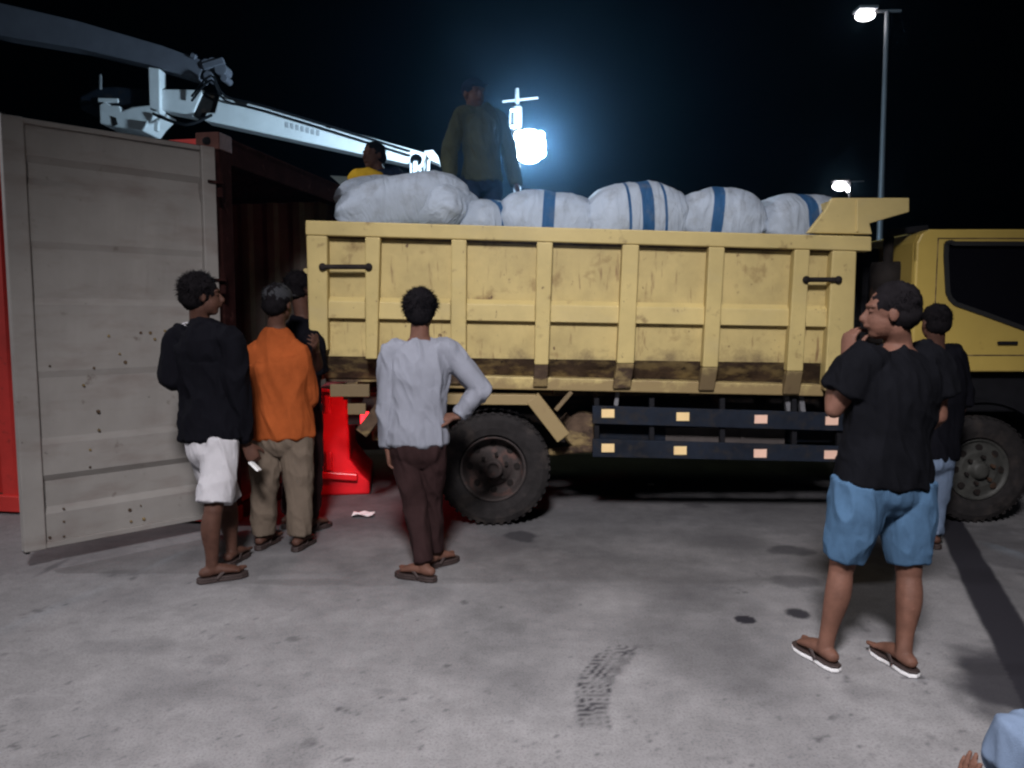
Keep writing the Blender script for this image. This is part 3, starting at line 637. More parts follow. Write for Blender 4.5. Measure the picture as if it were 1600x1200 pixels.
# ================================================================== SACKS
def sack_mat(name, stripes, base=(0.38, 0.44, 0.52)):
    m = mat(name, base, 0.75, var=0.06, vscale=5, spec=0.25)
    t = m.node_tree; b = t.nodes['Principled BSDF']; src = b.inputs['Base Color'].links[0].from_socket
    tc = t.nodes.new('ShaderNodeTexCoord'); sx = t.nodes.new('ShaderNodeSeparateXYZ'); t.links.new(tc.outputs['Object'], sx.inputs[0])
    out = src
    for (c0, hw, colr) in stripes:
        s1 = t.nodes.new('ShaderNodeMath'); s1.operation = 'SUBTRACT'; s1.inputs[1].default_value = c0; t.links.new(sx.outputs[0], s1.inputs[0])
        ab = t.nodes.new('ShaderNodeMath'); ab.operation = 'ABSOLUTE'; t.links.new(s1.outputs[0], ab.inputs[0])
        mr = t.nodes.new('ShaderNodeMapRange'); mr.inputs['From Min'].default_value = hw; mr.inputs['From Max'].default_value = hw + .004
        mr.inputs['To Min'].default_value = 1; mr.inputs['To Max'].default_value = 0; t.links.new(ab.outputs[0], mr.inputs['Value'])
        mx = t.nodes.new('ShaderNodeMix'); mx.data_type = 'RGBA'; mx.inputs[7].default_value = (*colr, 1)
        t.links.new(mr.outputs[0], mx.inputs[0]); t.links.new(out, mx.inputs[6]); out = mx.outputs[2]
    t.links.new(out, b.inputs['Base Color'])
    dn_ = t.nodes.new('ShaderNodeTexNoise'); dn_.inputs['Scale'].default_value = 7; dn_.inputs['Detail'].default_value = 7; dn_.inputs['Roughness'].default_value = .7
    t.links.new(tc.outputs['Object'], dn_.inputs['Vector']); dm = t.nodes.new('ShaderNodeMapRange'); dm.inputs['From Min'].default_value = .5; dm.inputs['From Max'].default_value = .75; dm.inputs['To Max'].default_value = .55
    t.links.new(dn_.outputs['Fac'], dm.inputs['Value']); mx2 = t.nodes.new('ShaderNodeMix'); mx2.data_type = 'RGBA'; mx2.inputs[7].default_value = (.17, .165, .15, 1)
    t.links.new(dm.outputs[0], mx2.inputs[0]); t.links.new(out, mx2.inputs[6]); t.links.new(mx2.outputs[2], b.inputs['Base Color'])
    mp_ = t.nodes.new('ShaderNodeMapping'); mp_.inputs['Scale'].default_value = (9, 3, 3); t.links.new(tc.outputs['Object'], mp_.inputs['Vector'])
    wn_ = t.nodes.new('ShaderNodeTexNoise'); wn_.inputs['Scale'].default_value = 1.6; wn_.inputs['Detail'].default_value = 5; wn_.inputs['Distortion'].default_value = 1.2; t.links.new(mp_.outputs[0], wn_.inputs['Vector'])
    b2_ = t.nodes.new('ShaderNodeBump'); b2_.inputs['Strength'].default_value = .8; b2_.inputs['Distance'].default_value = .03; t.links.new(wn_.outputs['Fac'], b2_.inputs['Height'])
    wv = t.nodes.new('ShaderNodeTexChecker'); wv.inputs['Scale'].default_value = 260; t.links.new(tc.outputs['Object'], wv.inputs['Vector'])
    bp = t.nodes.new('ShaderNodeBump'); bp.inputs['Strength'].default_value = .15; bp.inputs['Distance'].default_value = .002
    t.links.new(wv.outputs['Fac'], bp.inputs['Height']); t.links.new(b2_.outputs[0], bp.inputs['Normal']); t.links.new(bp.outputs[0], b.inputs['Normal'])
    return m
BL = (0.022, 0.085, 0.20)
SM = {'plain': sack_mat('woven_plain', []), 'one': sack_mat('woven_one_stripe', [(0, .040, BL)]),
      'two': sack_mat('woven_two_stripes', [(0.03, .042, BL), (-0.1, .008, BL), (0.16, .008, BL)]), 'off': sack_mat('woven_off_stripe', [(-0.04, .036, BL)])}
def sack(loc, L, W, H, rot, m, label, seed):
    n, k = 46, 40; bm = NB(); rings = []
    for i in range(n + 1):
        u = -1 + 2 * i / n; ring = []
        prof = (1 - abs(u) ** 3.2) ** 0.42 if abs(u) < 1 else 0
        for j in range(k):
            a = 2 * math.pi * j / k; ca, sa = math.cos(a), math.sin(a)
            e = 0.82
            y = math.copysign(abs(ca) ** e, ca) * W / 2; z = math.copysign(abs(sa) ** e, sa) * H / 2
            pk = abs(u) ** 6
            y *= .55 + .45 * max(0, 1 - abs(u) ** 4) ** .5; z *= .05 + .95 * max(0, 1 - abs(u) ** 2.8) ** .5
            q = V((u * L / 2, y, z)); s0 = V((seed * 7.3, seed * 2.9, 0))
            f = 1 + .10 * noise.noise(q * 3.0 + s0) + (.035 + .06 * pk) * (1 - 2.2 * abs(noise.noise(V((q.x * 5, q.y * 7, q.z * 7)) + s0))) + .02 * noise.noise(V((q.x * 22, a * 2, 0)) + s0)
            # gathered pleats towards the sewn ends
            f += .055 * abs(u) ** 2.2 * math.sin(a * 9 + seed + 2 * noise.noise(V((u * 3, 0, seed)))) + .02 * (1 - 2 * abs(noise.noise(V((q.x * 14 + q.y * 6, q.y * 9, q.z * 16)) + s0)))
            ring.append(bm.verts.new((q.x + .012 * noise.noise(q * 9 + s0), q.y * f, q.z * f)))
        rings.append(ring)
    for a, b in zip(rings, rings[1:]):
        for j in range(k): bm.faces.new((a[j], b[j], b[(j + 1) % k], a[(j + 1) % k]))
    bm.faces.new(rings[0]); bm.faces.new(rings[-1][::-1])
    o = obj('sack', bm, SM[m], None, 0, True); o.location = loc; o.rotation_euler = [R(v) for v in rot]
    tag(o, label, 'sack', 'white woven sacks heaped in the truck bed')
    return o
def spx(px, py, Y): return P(px, py, Y)
sack(spx(632, 322, 5.70), .98, .55, .44, (8, -9, 4), 'plain', 'large plain white sack at the tail end of the bed, beneath the seated person', 1)
sack(spx(690, 328, 5.66), .50, .52, .36, (0, 4, 62), 'plain', 'creased white sack between the large plain sack and the standing person', 2)
sack(spx(580, 302, 6.25), .55, .45, .26, (0, -8, 20), 'plain', 'small white sack behind the large plain one, under the yellow cloth', 3)
sack(spx(757, 352, 5.68), .50, .45, .34, (0, 0, 50), 'off', 'low white sack directly in front of the legs of the standing person', 4)
sack(spx(857, 350, 5.72), .78, .55, .47, (0, 3, -3), 'one', 'smooth white sack with one upright blue stripe, below the floodlight', 5)
sack(spx(990, 346, 5.70), .76, .58, .53, (0, -3, 5), 'two', 'tallest white sack, pleated, with broad dark blue stripe and thin lines beside it', 6)
sack(spx(1121, 348, 5.70), .66, .55, .47, (0, 5, -6), 'off', 'rounded white sack with curved blue stripe, second from the yellow cab guard', 7)
sack(spx(1238, 354, 5.72), .66, .52, .45, (0, -6, 14), 'one', 'white sack with slanting blue stripe lying next to the yellow cab guard', 8)
for i, (px, py, Y) in enumerate([(900, 372, 6.3), (1050, 372, 6.3), (1180, 374, 6.3)]):
    o = sack(spx(px, py, Y), .8, .55, .4, (0, 0, i * 9 - 5), 'one', ['rear-row sack showing between the smooth sack and the tallest sack',
        'white sack in the rear row showing between the tallest and the rounded sacks', 'rear-row sack showing between the rounded sack and the cab guard sack'][i], 20 + i)

# ================================================================== CONTAINER
CT = thing('shipping_container', (-2.5, 6.5, 0), 'red shipping container with a grey door leaf swung open behind the bystanders', 'container')
Nc = V((-2.02, 5.42, 0)); U = V((0.175, 0.985, 0)).normalized(); Wv = V((-U.y, U.x, 0)); WID, LEN, HT = 2.44, 6.06, 2.77
def cp3(a, b, z): return Nc + U * b + Wv * a + V((0, 0, z))       # a: along the container, b: across
def cbox(bm, a0, a1, b0, b1, z0, z1):
    hexa(bm, [cp3(a0, b0, z0), cp3(a1, b0, z0), cp3(a1, b1, z0), cp3(a0, b1, z0)], [cp3(a0, b0, z1), cp3(a1, b0, z1), cp3(a1, b1, z1), cp3(a0, b1, z1)])
def corrug(name, bf, m, a0, a1, z0, z1):
    bm = NB(); rows = []; a = a0; pit = 0.28
    while a < a1 - .001:
        for da, dd in ((0, 0), (.07, 0), (.105, .036), (.175, .036), (.28 - .035, 0)):
            if a + da < a1: rows.append((a + da, dd))
        a += pit
    rows.append((a1, 0))
    lo = [bm.verts.new(cp3(a, bf(d), z0)) for a, d in rows]; hi = [bm.verts.new(cp3(a, bf(d), z1)) for a, d in rows]
    for i in range(len(rows) - 1): bm.faces.new((lo[i], lo[i + 1], hi[i + 1], hi[i]))
    o = obj(name, bm, m, CT); s = o.modifiers.new('s', 'SOLIDIFY'); s.thickness = .003; return o
corrug('side_wall', lambda d: 0.03 + d, M['red'], .16, LEN, .14, HT - .12)
far = corrug('side_wall', lambda d: WID - 0.03 - d, M['inner'], .16, LEN, .14, HT - .12)
b_ = NB(); cbox(b_, .16, LEN, 0, .06, .02, .139); cbox(b_, .16, LEN, 0, .06, HT - .119, HT - .04); obj('side_rail', b_, M['red'], CT, .004)
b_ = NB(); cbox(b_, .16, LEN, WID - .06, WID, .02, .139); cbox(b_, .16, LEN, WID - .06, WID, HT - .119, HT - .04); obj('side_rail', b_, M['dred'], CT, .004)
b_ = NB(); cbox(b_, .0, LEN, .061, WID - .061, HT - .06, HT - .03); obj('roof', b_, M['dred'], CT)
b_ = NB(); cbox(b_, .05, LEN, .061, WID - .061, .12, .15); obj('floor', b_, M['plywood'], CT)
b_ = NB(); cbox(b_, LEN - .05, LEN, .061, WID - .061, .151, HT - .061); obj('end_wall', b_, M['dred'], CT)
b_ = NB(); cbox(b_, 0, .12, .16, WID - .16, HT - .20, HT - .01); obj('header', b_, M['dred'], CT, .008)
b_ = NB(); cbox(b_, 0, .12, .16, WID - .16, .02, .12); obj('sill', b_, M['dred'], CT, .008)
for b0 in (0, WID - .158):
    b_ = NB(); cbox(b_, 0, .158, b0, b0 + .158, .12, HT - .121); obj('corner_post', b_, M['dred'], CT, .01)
    for z0 in (0, HT - .12):
        b_ = NB(); cbox(b_, -.004, .175, b0 - .006, b0 + .164, z0 + .001, z0 + .12)
        cs = obj('corner_casting', b_, M['cast'], CT, .008)
        b_ = NB(); c = cp3(.085, b0 - .008, z0 + .06); blob(b_, c, (.035, .004, .028)); obj('casting_hole', b_, M['black'], cs)
# near door leaf
d0, d1 = V((-2.86, 4.40, 0)), V((-1.995, 5.265, 0)); dt = (d1 - d0).normalized(); dn = V((dt.y, -dt.x, 0)); DL = (d1 - d0).length; z0, z1 = .12, 2.63
def dbox(bm, s0, s1, n0, n1, a, b):
    hexa(bm, [d0 + dt * s0 + dn * n0 + V((0, 0, a)), d0 + dt * s1 + dn * n0 + V((0, 0, a)), d0 + dt * s1 + dn * n1 + V((0, 0, a)), d0 + dt * s0 + dn * n1 + V((0, 0, a))],
         [d0 + dt * s0 + dn * n0 + V((0, 0, b)), d0 + dt * s1 + dn * n0 + V((0, 0, b)), d0 + dt * s1 + dn * n1 + V((0, 0, b)), d0 + dt * s0 + dn * n1 + V((0, 0, b))])
b_ = NB()
dz = [z0 + .002, z0 + .20, z0 + .24, z0 + .40, z0 + .44, z0 + .62, z0 + .66, z0 + 1.02, z0 + 1.06, z0 + 1.45, z0 + 1.49, z0 + 1.78, z0 + 1.82, z0 + 2.14, z0 + 2.18, z0 + 2.27, z0 + 2.31, z1 - .002]
dp = [0.0, 0, .028, .028, 0, 0, .010, .010, 0, 0, .010, .010, .0, 0, .026, .026, 0, 0]
nv = 26
grid = [[b_.verts.new(d0 + dt * (.10 + (DL - .18) * j / nv) + dn * (-.03 - p + .004 * noise.noise(V((j * .3, z * 2, 0)))) + V((0, 0, z))) for j in range(nv + 1)] for z, p in zip(dz, dp)]
for r0, r1 in zip(grid, grid[1:]):
    for j in range(nv): b_.faces.new((r0[j], r0[j + 1], r1[j + 1], r1[j]))
leaf = obj('door_leaf', b_, M['door'], CT); so = leaf.modifiers.new('s', 'SOLIDIFY'); so.thickness = .006
b_ = NB(); dbox(b_, 0, .115, -.06, .012, z0, z1); pieces('door_frame', b_, M['door'], leaf, .008)
b_ = NB(); dbox(b_, DL - .095, DL, -.06, .012, z0, z1); pieces('door_frame', b_, M['door'], leaf, .008)
b_ = NB(); dbox(b_, .1151, DL - .0951, -.06, -.002, z1 - .03, z1 - .001); dbox(b_, .1151, DL - .0951, -.06, -.002, z0 + .001, z0 + .035); pieces('door_frame', b_, M['door'], leaf, .004)
b_ = NB(); dbox(b_, .008, .03, -.075, .0, z0 - .012, z1 + .01); dbox(b_, .03, DL - .02, -.072, -.058, z0 - .014, z0 + .005); dbox(b_, .03, DL, -.072, -.05, z1 - .01, z1 + .012); obj('door_gasket', b_, M['black'], leaf)
def bump_(s, z): return d0 + dt * s + dn * -.026 + V((0, 0, z))
b_ = NB()
for px, py in ((220, 520), (242, 530), (170, 525), (258, 517), (272, 517), (196, 566), (235, 520), (285, 640), (141, 703), (141, 730), (155, 672), (154, 643), (147, 575), (187, 553), (131, 602), (100, 795), (203, 797), (220, 790), (205, 815), (225, 811), (100, 815), (78, 840), (100, 838), (78, 572)):
    # bolt heads and knocks on the leaf, put where the ray meets the leaf plane
    r_ = ray(px, py); s_ = ((d0 - V((0, 0, CAM_H))) + dn * -.02).dot(dn) / r_.dot(dn); p = V((0, 0, CAM_H)) + r_ * s_
    rr = random.uniform(.005, .011); lathe(b_, [(0, .005), (rr * .8, .005), (rr, .002), (rr, -.012), (0, -.012)], p + dn * .0, tuple(dn), 8)
pieces('door_bolt', b_, M['dirt_steel'], leaf)
b_ = NB()
for z in (.45, 1.1, 1.75, 2.4):
    c = d1 + V((0, 0, z)) + U * .05; lathe(b_, [(0, -.09), (.022, -.09), (.022, .09), (0, .09)], c, (0, 0, 1), 12); bar(b_, c - V((0, .0, 0)), c + dt * -.1, .12, .015)
pieces('door_hinge', b_, M['dred'], CT)
# far door leaf folded open along the far side
b_ = NB(); cbox(b_, .05, 1.2, WID + .05, WID + .1, .14, HT - .15); obj('door_leaf', b_, M['door'], CT, .006)

# ================================================================== RED PLASTIC BARRIER
b_ = NB(); bx, by = P(520, 700, 6.35).x, 6.35
ax_ = V((-0.15, 0.98, 0)).normalized(); px_ = V((ax_.y, -ax_.x, 0))
prof = [(-.30, 0), (-.30, .10), (-.235, .17), (-.14, .30), (-.125, .88), (-.09, .915), (.09, .915), (.125, .88), (.14, .30), (.235, .17), (.30, .10), (.30, 0)]
hexa(b_, [V((bx, by, 0.002)) + px_ * a + V((0, 0, b)) for a, b in prof], [V((bx, by, 0.002)) + px_ * a + ax_ * 1.0 + V((0, 0, b)) for a, b in prof])
BR = obj('plastic_barrier', b_, M['barrier'], None, .02); tag(BR, 'red plastic road barrier standing under the tail of the truck', 'barrier')
b_ = NB(); 
for zz in (.02, .5): bar(b_, V((bx, by, zz + .2)) + px_ * -.03 - ax_ * .02, V((bx, by, zz + .36)) + px_ * -.03 - ax_ * .02, .05, .05)
bar(b_, V((bx, by, .2)) - ax_ * .03 - px_ * .2, V((bx, by, .16)) - ax_ * .03 + px_ * .2, .05, .06)
pieces('coupling_lug', b_, M['barrier'], BR, .01)
# second red barrier lying lower beside it
b_ = NB(); o0 = G(470, 772); 
prof = [(0, 0), (.5, 0), (.5, .09), (.36, .20), (.14, .22), (0, .12)]
hexa(b_, [o0 + V((a, 0, b + .002)) for a, b in prof], [o0 + V((a, .55, b + .002)) for a, b in prof])
tag(obj('plastic_barrier', b_, M['barrier'], None, .03), 'low red plastic barrier foot lying flat beside the upright barrier', 'barrier')

b_ = NB(); box(b_, (-2.8, 8.6, 0), (16, 8.72, 1.92));  # added wall, unseen: keeps the floodlight off the ground under the truck
WL = tag(obj('blocker', b_, M['black'], None, .01), 'long dark steel bulwark added behind the truck to keep the floodlight off the ground', 'blocker')
b_ = NB()
for i in range(12): box(b_, (-1.0 + i * 1.4, 8.5, 0.002), (-.92 + i * 1.4, 8.598, 1.8))
pieces('blocker_stay', b_, M['black'], WL)
# ================================================================== CRANE behind the container
KR = thing('crane', (-11, 16, 0), 'white folding boom crane with a grey upper boom, rising behind the red container', 'crane')
def cpoly(name, pts, Y, dep, m, bev=.02, parent=KR):
    b_ = NB(); prism(b_, [P(x, y, Y) for x, y in pts], (0, dep, 0)); return obj(name, b_, m, parent, bev)
YC = 15.5
up_ = cpoly('upper_boom', [(-260, -64), (-262, -3), (0, 55), (120, 75), (228, 100), (310, 124), (322, 96), (250, 70), (120, 32), (0, 4)], YC, .45, M['crane_grey'])
hd = NB(); c = P(335, 112, YC)
for i, (dx, dy, r_) in enumerate(((322, 100, .10), (332, 98, .10), (345, 108, .12), (350, 122, .07), (325, 118, .09))):
    lathe(hd, [(0, -.02), (r_, -.02), (r_, .3), (0, .3)], P(dx, dy, YC), (0, 1, 0), 18)
bar(hd, P(301, 92, YC), P(304, 85, YC), .1, .1); bar(hd, P(318, 105, YC), P(350, 95, YC), .1, .12)
pieces('boom_head', hd, M['crane_grey'], up_, .01)
cpoly('lower_boom', [(250, 139), (318, 140), (300, 181), (252, 171)], YC, .42, M['crane'])
cpoly('boom_joint', [(314, 141), (345, 148), (340, 186), (300, 181)], YC + .05, .34, M['chassis'])
jb = cpoly('lower_boom', [(343, 147), (665, 239), (660, 262), (640, 257), (318, 188), (322, 176), (335, 176)], YC, .42, M['crane'])
cpoly('boom_slot', [(362, 155), (388, 160), (384, 166), (370, 162)], YC - .008, .007, M['chassis'], 0, jb)
cpoly('boom_slot', [(508, 194), (518, 197), (516, 201), (509, 199)], YC - .008, .007, M['chassis'], 0, jb)
# blurred maker plate: faint grey letters too soft to read
b_ = NB()
for i in range(7):
    x = 446 + i * 8; y = 190 + i * 2.1
    prism(b_, [P(x, y, YC - .008), P(x + 5, y + 1.3, YC - .008), P(x + 5, y + 10, YC - .008), P(x, y + 8.7, YC - .008)], (0, .006, 0))
obj('faded_lettering', b_, M['faint'], jb)
b_ = NB(); lathe(b_, [(0, 0), (.13, 0), (.13, .42), (0, .42)], P(650, 250, YC), (0, 1, 0), 20); prism(b_, [P(662, 236, YC), P(676, 234, YC), P(684, 244, YC), P(686, 256, YC), (P(672, 250, YC))], (0, .35, 0)); obj('boom_tip', b_, M['crane'], KR, .01)
b_ = NB()
for x0, y0, x1, y1, w_ in ((642, 255, 642, 281, .04), (649, 252, 648, 281, .08), (670, 250, 669, 268, .05), (655, 262, 658, 272, .06)): bar(b_, P(x0, y0, YC - .06), P(x1, y1, YC - .06), w_, w_)
pieces('hanging_hook', b_, M['crane'], KR, .005)
b_ = NB()
for off in (0, 7): tube(b_, [P(300, 150 + off, YC - .08), P(330, 118 + off, YC - .2), P(352, 150 + off, YC - .1), P(420, 168 + off, YC - .06), P(640, 236 + off, YC - .05)], [.022] * 5, n=8)
pieces('hose', b_, M['black'], KR, 0, True)
b_ = NB(); tube(b_, [P(240, 178, YC - .15), P(290, 195, YC - .3), P(330, 180, YC - .12)], [.03] * 3, n=8); obj('hose', b_, M['black'], KR, 0, True)
cpoly('king_post', [(231, 104), (249, 107), (250, 178), (233, 172)], YC - .1, .3, M['crane'])
cb = cpoly('slewing_column', [(155, 193), (154, 163), (163, 158), (172, 164), (186, 165), (190, 173), (205, 167), (232, 164), (250, 172), (232, 190), (222, 204), (190, 200)], YC - .1, .8, M['crane'], .03)
cpoly('winch_opening', [(173, 181), (181, 184), (184, 194), (176, 198)], YC - .108, .006, M['chassis'], 0, cb)
cpoly('operator_cab', [(125, 172), (122, 150), (150, 136), (178, 134), (232, 140), (232, 163), (205, 166), (190, 172), (172, 163), (155, 162)], YC + .05, .9, M['navy'], .05)
cpoly('cab_ledge', [(153, 153), (184, 154), (184, 160), (153, 160)], YC + .0, .05, M['crane'], .005)
b_ = NB(); lathe(b_, [(0, 0), (.35, 0), (.35, 2.0), (.5, 2.05), (.5, 4.0), (0, 4.0)], (P(190, 200, YC + .3).x, YC + .3, 0), (0, 0, 1), 24); obj('pedestal', b_, M['crane_grey'], KR)
b_ = NB(); tube(b_, [P(157, 118, YC), P(157, 138, YC)], [.03, .03], n=8); obj('cab_beacon', b_, M['pole'], KR)
cpoly('stabiliser', [(241, 189), (247, 189), (246, 204), (240, 204)], YC - .3, .1, M['crane'], .005)
b_ = NB(); a_ = P(515, 274, 9.4); c_ = P(560, 276, 9.4)
prism(b_, [a_, P(575, 277, 9.4), P(575, 300, 9.4), P(545, 300, 9.4)], (0, .2, 0)); tag(obj('roof_edge_plate', b_, M['crane'], None, .01), 'pale panel edge showing above the far end of the red container', 'panel')

# ================================================================== FLOODLIGHT MAST AND STREET LAMPS
M['mast'] = mat('mast_grey', (.07, .07, .075), .6, spec=.2)
FM = thing('floodlight_mast', (P(808, 200, 13.8).x, 13.8, 0), 'thin mast with a cross arm carrying the dazzling blue-white floodlight', 'floodlight')
fx = FM.location.x
b_ = NB(); lathe(b_, [(0, 0), (.10, 0), (.07, 3.2), (.06, 4.6), (.09, 4.62), (.09, 5.15), (.045, 5.17), (.035, P(808, 138, 13.8).z), (0, P(808, 138, 13.8).z)], (fx, 13.8, 0), (0, 0, 1), 20); obj('mast', b_, M['mast'], FM)
b_ = NB(); bar(b_, P(785, 159, 13.8), P(841, 153, 13.8), .035, .035); bar(b_, P(798, 172, 13.75), P(808, 172, 13.75), .05, .05); bar(b_, P(797, 198, 13.75), P(815, 198, 13.75), .05, .05); bar(b_, P(798, 172, 13.75), P(797, 198, 13.75), .03, .03); obj('cross_arm', b_, M['mast'], FM)
for px, py in ((802, 172), (803, 198)):
    b_ = NB(); blob(b_, P(px, py, 13.68), (.05, .03, .022)); obj('small_lamp', b_, M['spark'], FM)
c = P(827, 229, 13.7)
b_ = NB(); lathe(b_, [(0, .16), (.2, .15), (.29, .02), (.30, -.03), (.285, -.03), (.27, .0)], c, (0, 1, .25), 28); fh = obj('flood_housing', b_, M['pole'], FM, 0, True)
b_ = NB(); n_ = 40; rings = []
for k_, (q_, h_) in enumerate(((1, 0), (.97, -.03), (.8, -.06))):
    rings.append([b_.verts.new(c + V((.22 * q_ * math.copysign(abs(math.cos(a)) ** .8, math.cos(a)), -.05 + h_, .22 * q_ * math.copysign(abs(math.sin(a)) ** .8, math.sin(a))))) for a in [2 * math.pi * j / n_ + .12 for j in range(n_)]])
for ra_, rb2 in zip(rings, rings[1:]):
    for j in range(n_): b_.faces.new((ra_[j], rb2[j], rb2[(j + 1) % n_], ra_[(j + 1) % n_]))
b_.faces.new(rings[0]); b_.faces.new(rings[-1][::-1])
for dx_, dz_, rr_ in ((-.17, .15, .10), (.19, .16, .08), (.20, -.13, .09), (-.13, -.19, .08)):  # added glowing lobes give the glare blob a ragged outline
    lb = NB(); lathe(lb, [(0, -.04), (rr_ * .7, -.035), (rr_, 0), (0, 0)], c + V((dx_, -.10, dz_)), (0, 1, .1), 16); obj('glare_lobe', lb, M['flood_glass'], fh, 0, True)
obj('flood_lens', b_, M['flood_glass'], fh, 0, True)
b_ = NB(); bar(b_, c + V((0, .12, 0)), V((fx, 13.8, c.z)), .05, .05); obj('flood_bracket', b_, M['pole'], FM)

def street_lamp(px, pytop, Y, base_px, hx0, hx1, hy, label, w_=1.0):
    top = P(px, pytop, Y); bz = P(base_px[0], base_px[1], Y); sl = (top - bz); base = top - sl * (top.z / sl.z)
    L = thing('street_lamp', tuple(base), label, 'street lamp', 'street lamps on tall poles')
    b_ = NB(); tube(b_, [base, base.lerp(top, .5), top], [.10 * w_, .075 * w_, .055 * w_], n=12); obj('pole', b_, M['pole'], L, 0, True)
    b_ = NB(); a, b = P(hx1, hy - 6, Y), P(px + 22, hy - 7, Y); bar(b_, a, b, .06 * w_, .05 * w_); obj('arm', b_, M['pole'], L)
    h0, h1 = P(hx0, hy - 6, Y), P(hx1, hy - 6, Y); b_ = NB(); box(b_, (h0.x, Y - .22 * w_, h0.z), (h1.x, Y + .22 * w_, h0.z + .08 * w_)); hd_ = obj('lamp_head', b_, M['pole'], L, .02)
    b_ = NB(); bb = P(hx0, hy + 8, Y); c_ = V(((h0.x + h1.x) / 2, Y, (h0.z + bb.z) / 2)); blob(b_, c_, ((h1.x - h0.x) / 2, .2 * w_, (h0.z - bb.z) / 2)); obj('lamp_lens', b_, M['lamp_glass'], hd_, 0, True)
    return L
street_lamp(1386, 20, 20, (1375, 360), 1337, 1367, 24, 'tall grey street lamp whose pole rises beside the yellow cab guard')
street_lamp(1328, 287, 46, (1326, 360), 1301, 1325, 290, 'distant street lamp glowing just over the yellow cab guard', 1.2)
b_ = NB(); a_ = P(1325, 296, 44); blob(b_, a_, (.10, .1, .16)); tag(obj('signal_lamp', b_, M['lamp_glass']), 'small lit lamp hanging just right of the distant street lamp head', 'lamp')

# ================================================================== PEOPLE
UP = V((0, 0, 1))
def hand(bm, wr, d, pn, thumb, curl=35, s=1.0, spread=1.0):
    """wr wrist, d direction of the hand, pn palm normal (fingers curl towards it), thumb: direction of the thumb side"""
    d = V(d).normalized(); pn = V(pn); pn = (pn - d * pn.dot(d)).normalized(); th = d.cross(pn)
    if th.dot(V(thumb)) < 0: th = -th
    wr = V(wr)
    tube(bm, [wr - d * .02 * s, wr + d * .03 * s, wr + d * .065 * s, wr + d * .09 * s], [(.028 * s, .02 * s), (.036 * s, .017 * s), (.042 * s, .016 * s), (.038 * s, .013 * s)], side=th, n=14)
    for i, (o, L, r) in enumerate(((.030, .075, .0088), (.010, .083, .009), (-.011, .077, .0088), (-.030, .060, .0078))):
        p = wr + d * (.086 - abs(o) * .25) * s + th * o * s; dd = (d + th * o * 2.2 * spread).normalized(); pts = [p - dd * .02 * s, p]; a = 0
        for k, f in enumerate((.45, .32, .25)):
            a += R(curl * (.7 if k == 0 else 1.0) * (1 + .12 * i)); q = (dd * math.cos(a) + pn * math.sin(a)); p = p + q * L * f * s; pts.append(p)
        tube(bm, pts, [r * s, r * s, r * .96 * s, r * .88 * s, r * .78 * s], n=10, sub=2)
    p = wr + d * .022 * s + th * .026 * s; q = (d * .75 + th * .65 + pn * .35).normalized()
    tube(bm, [p, p + q * .035 * s, p + (q * .035 + (q + d * .35).normalized() * .032) * s, p + (q * .03 + (q + d * .7 + pn * .3).normalized() * .055) * s], [.013 * s, .0115 * s, .010 * s, .0085 * s], n=10, sub=2)

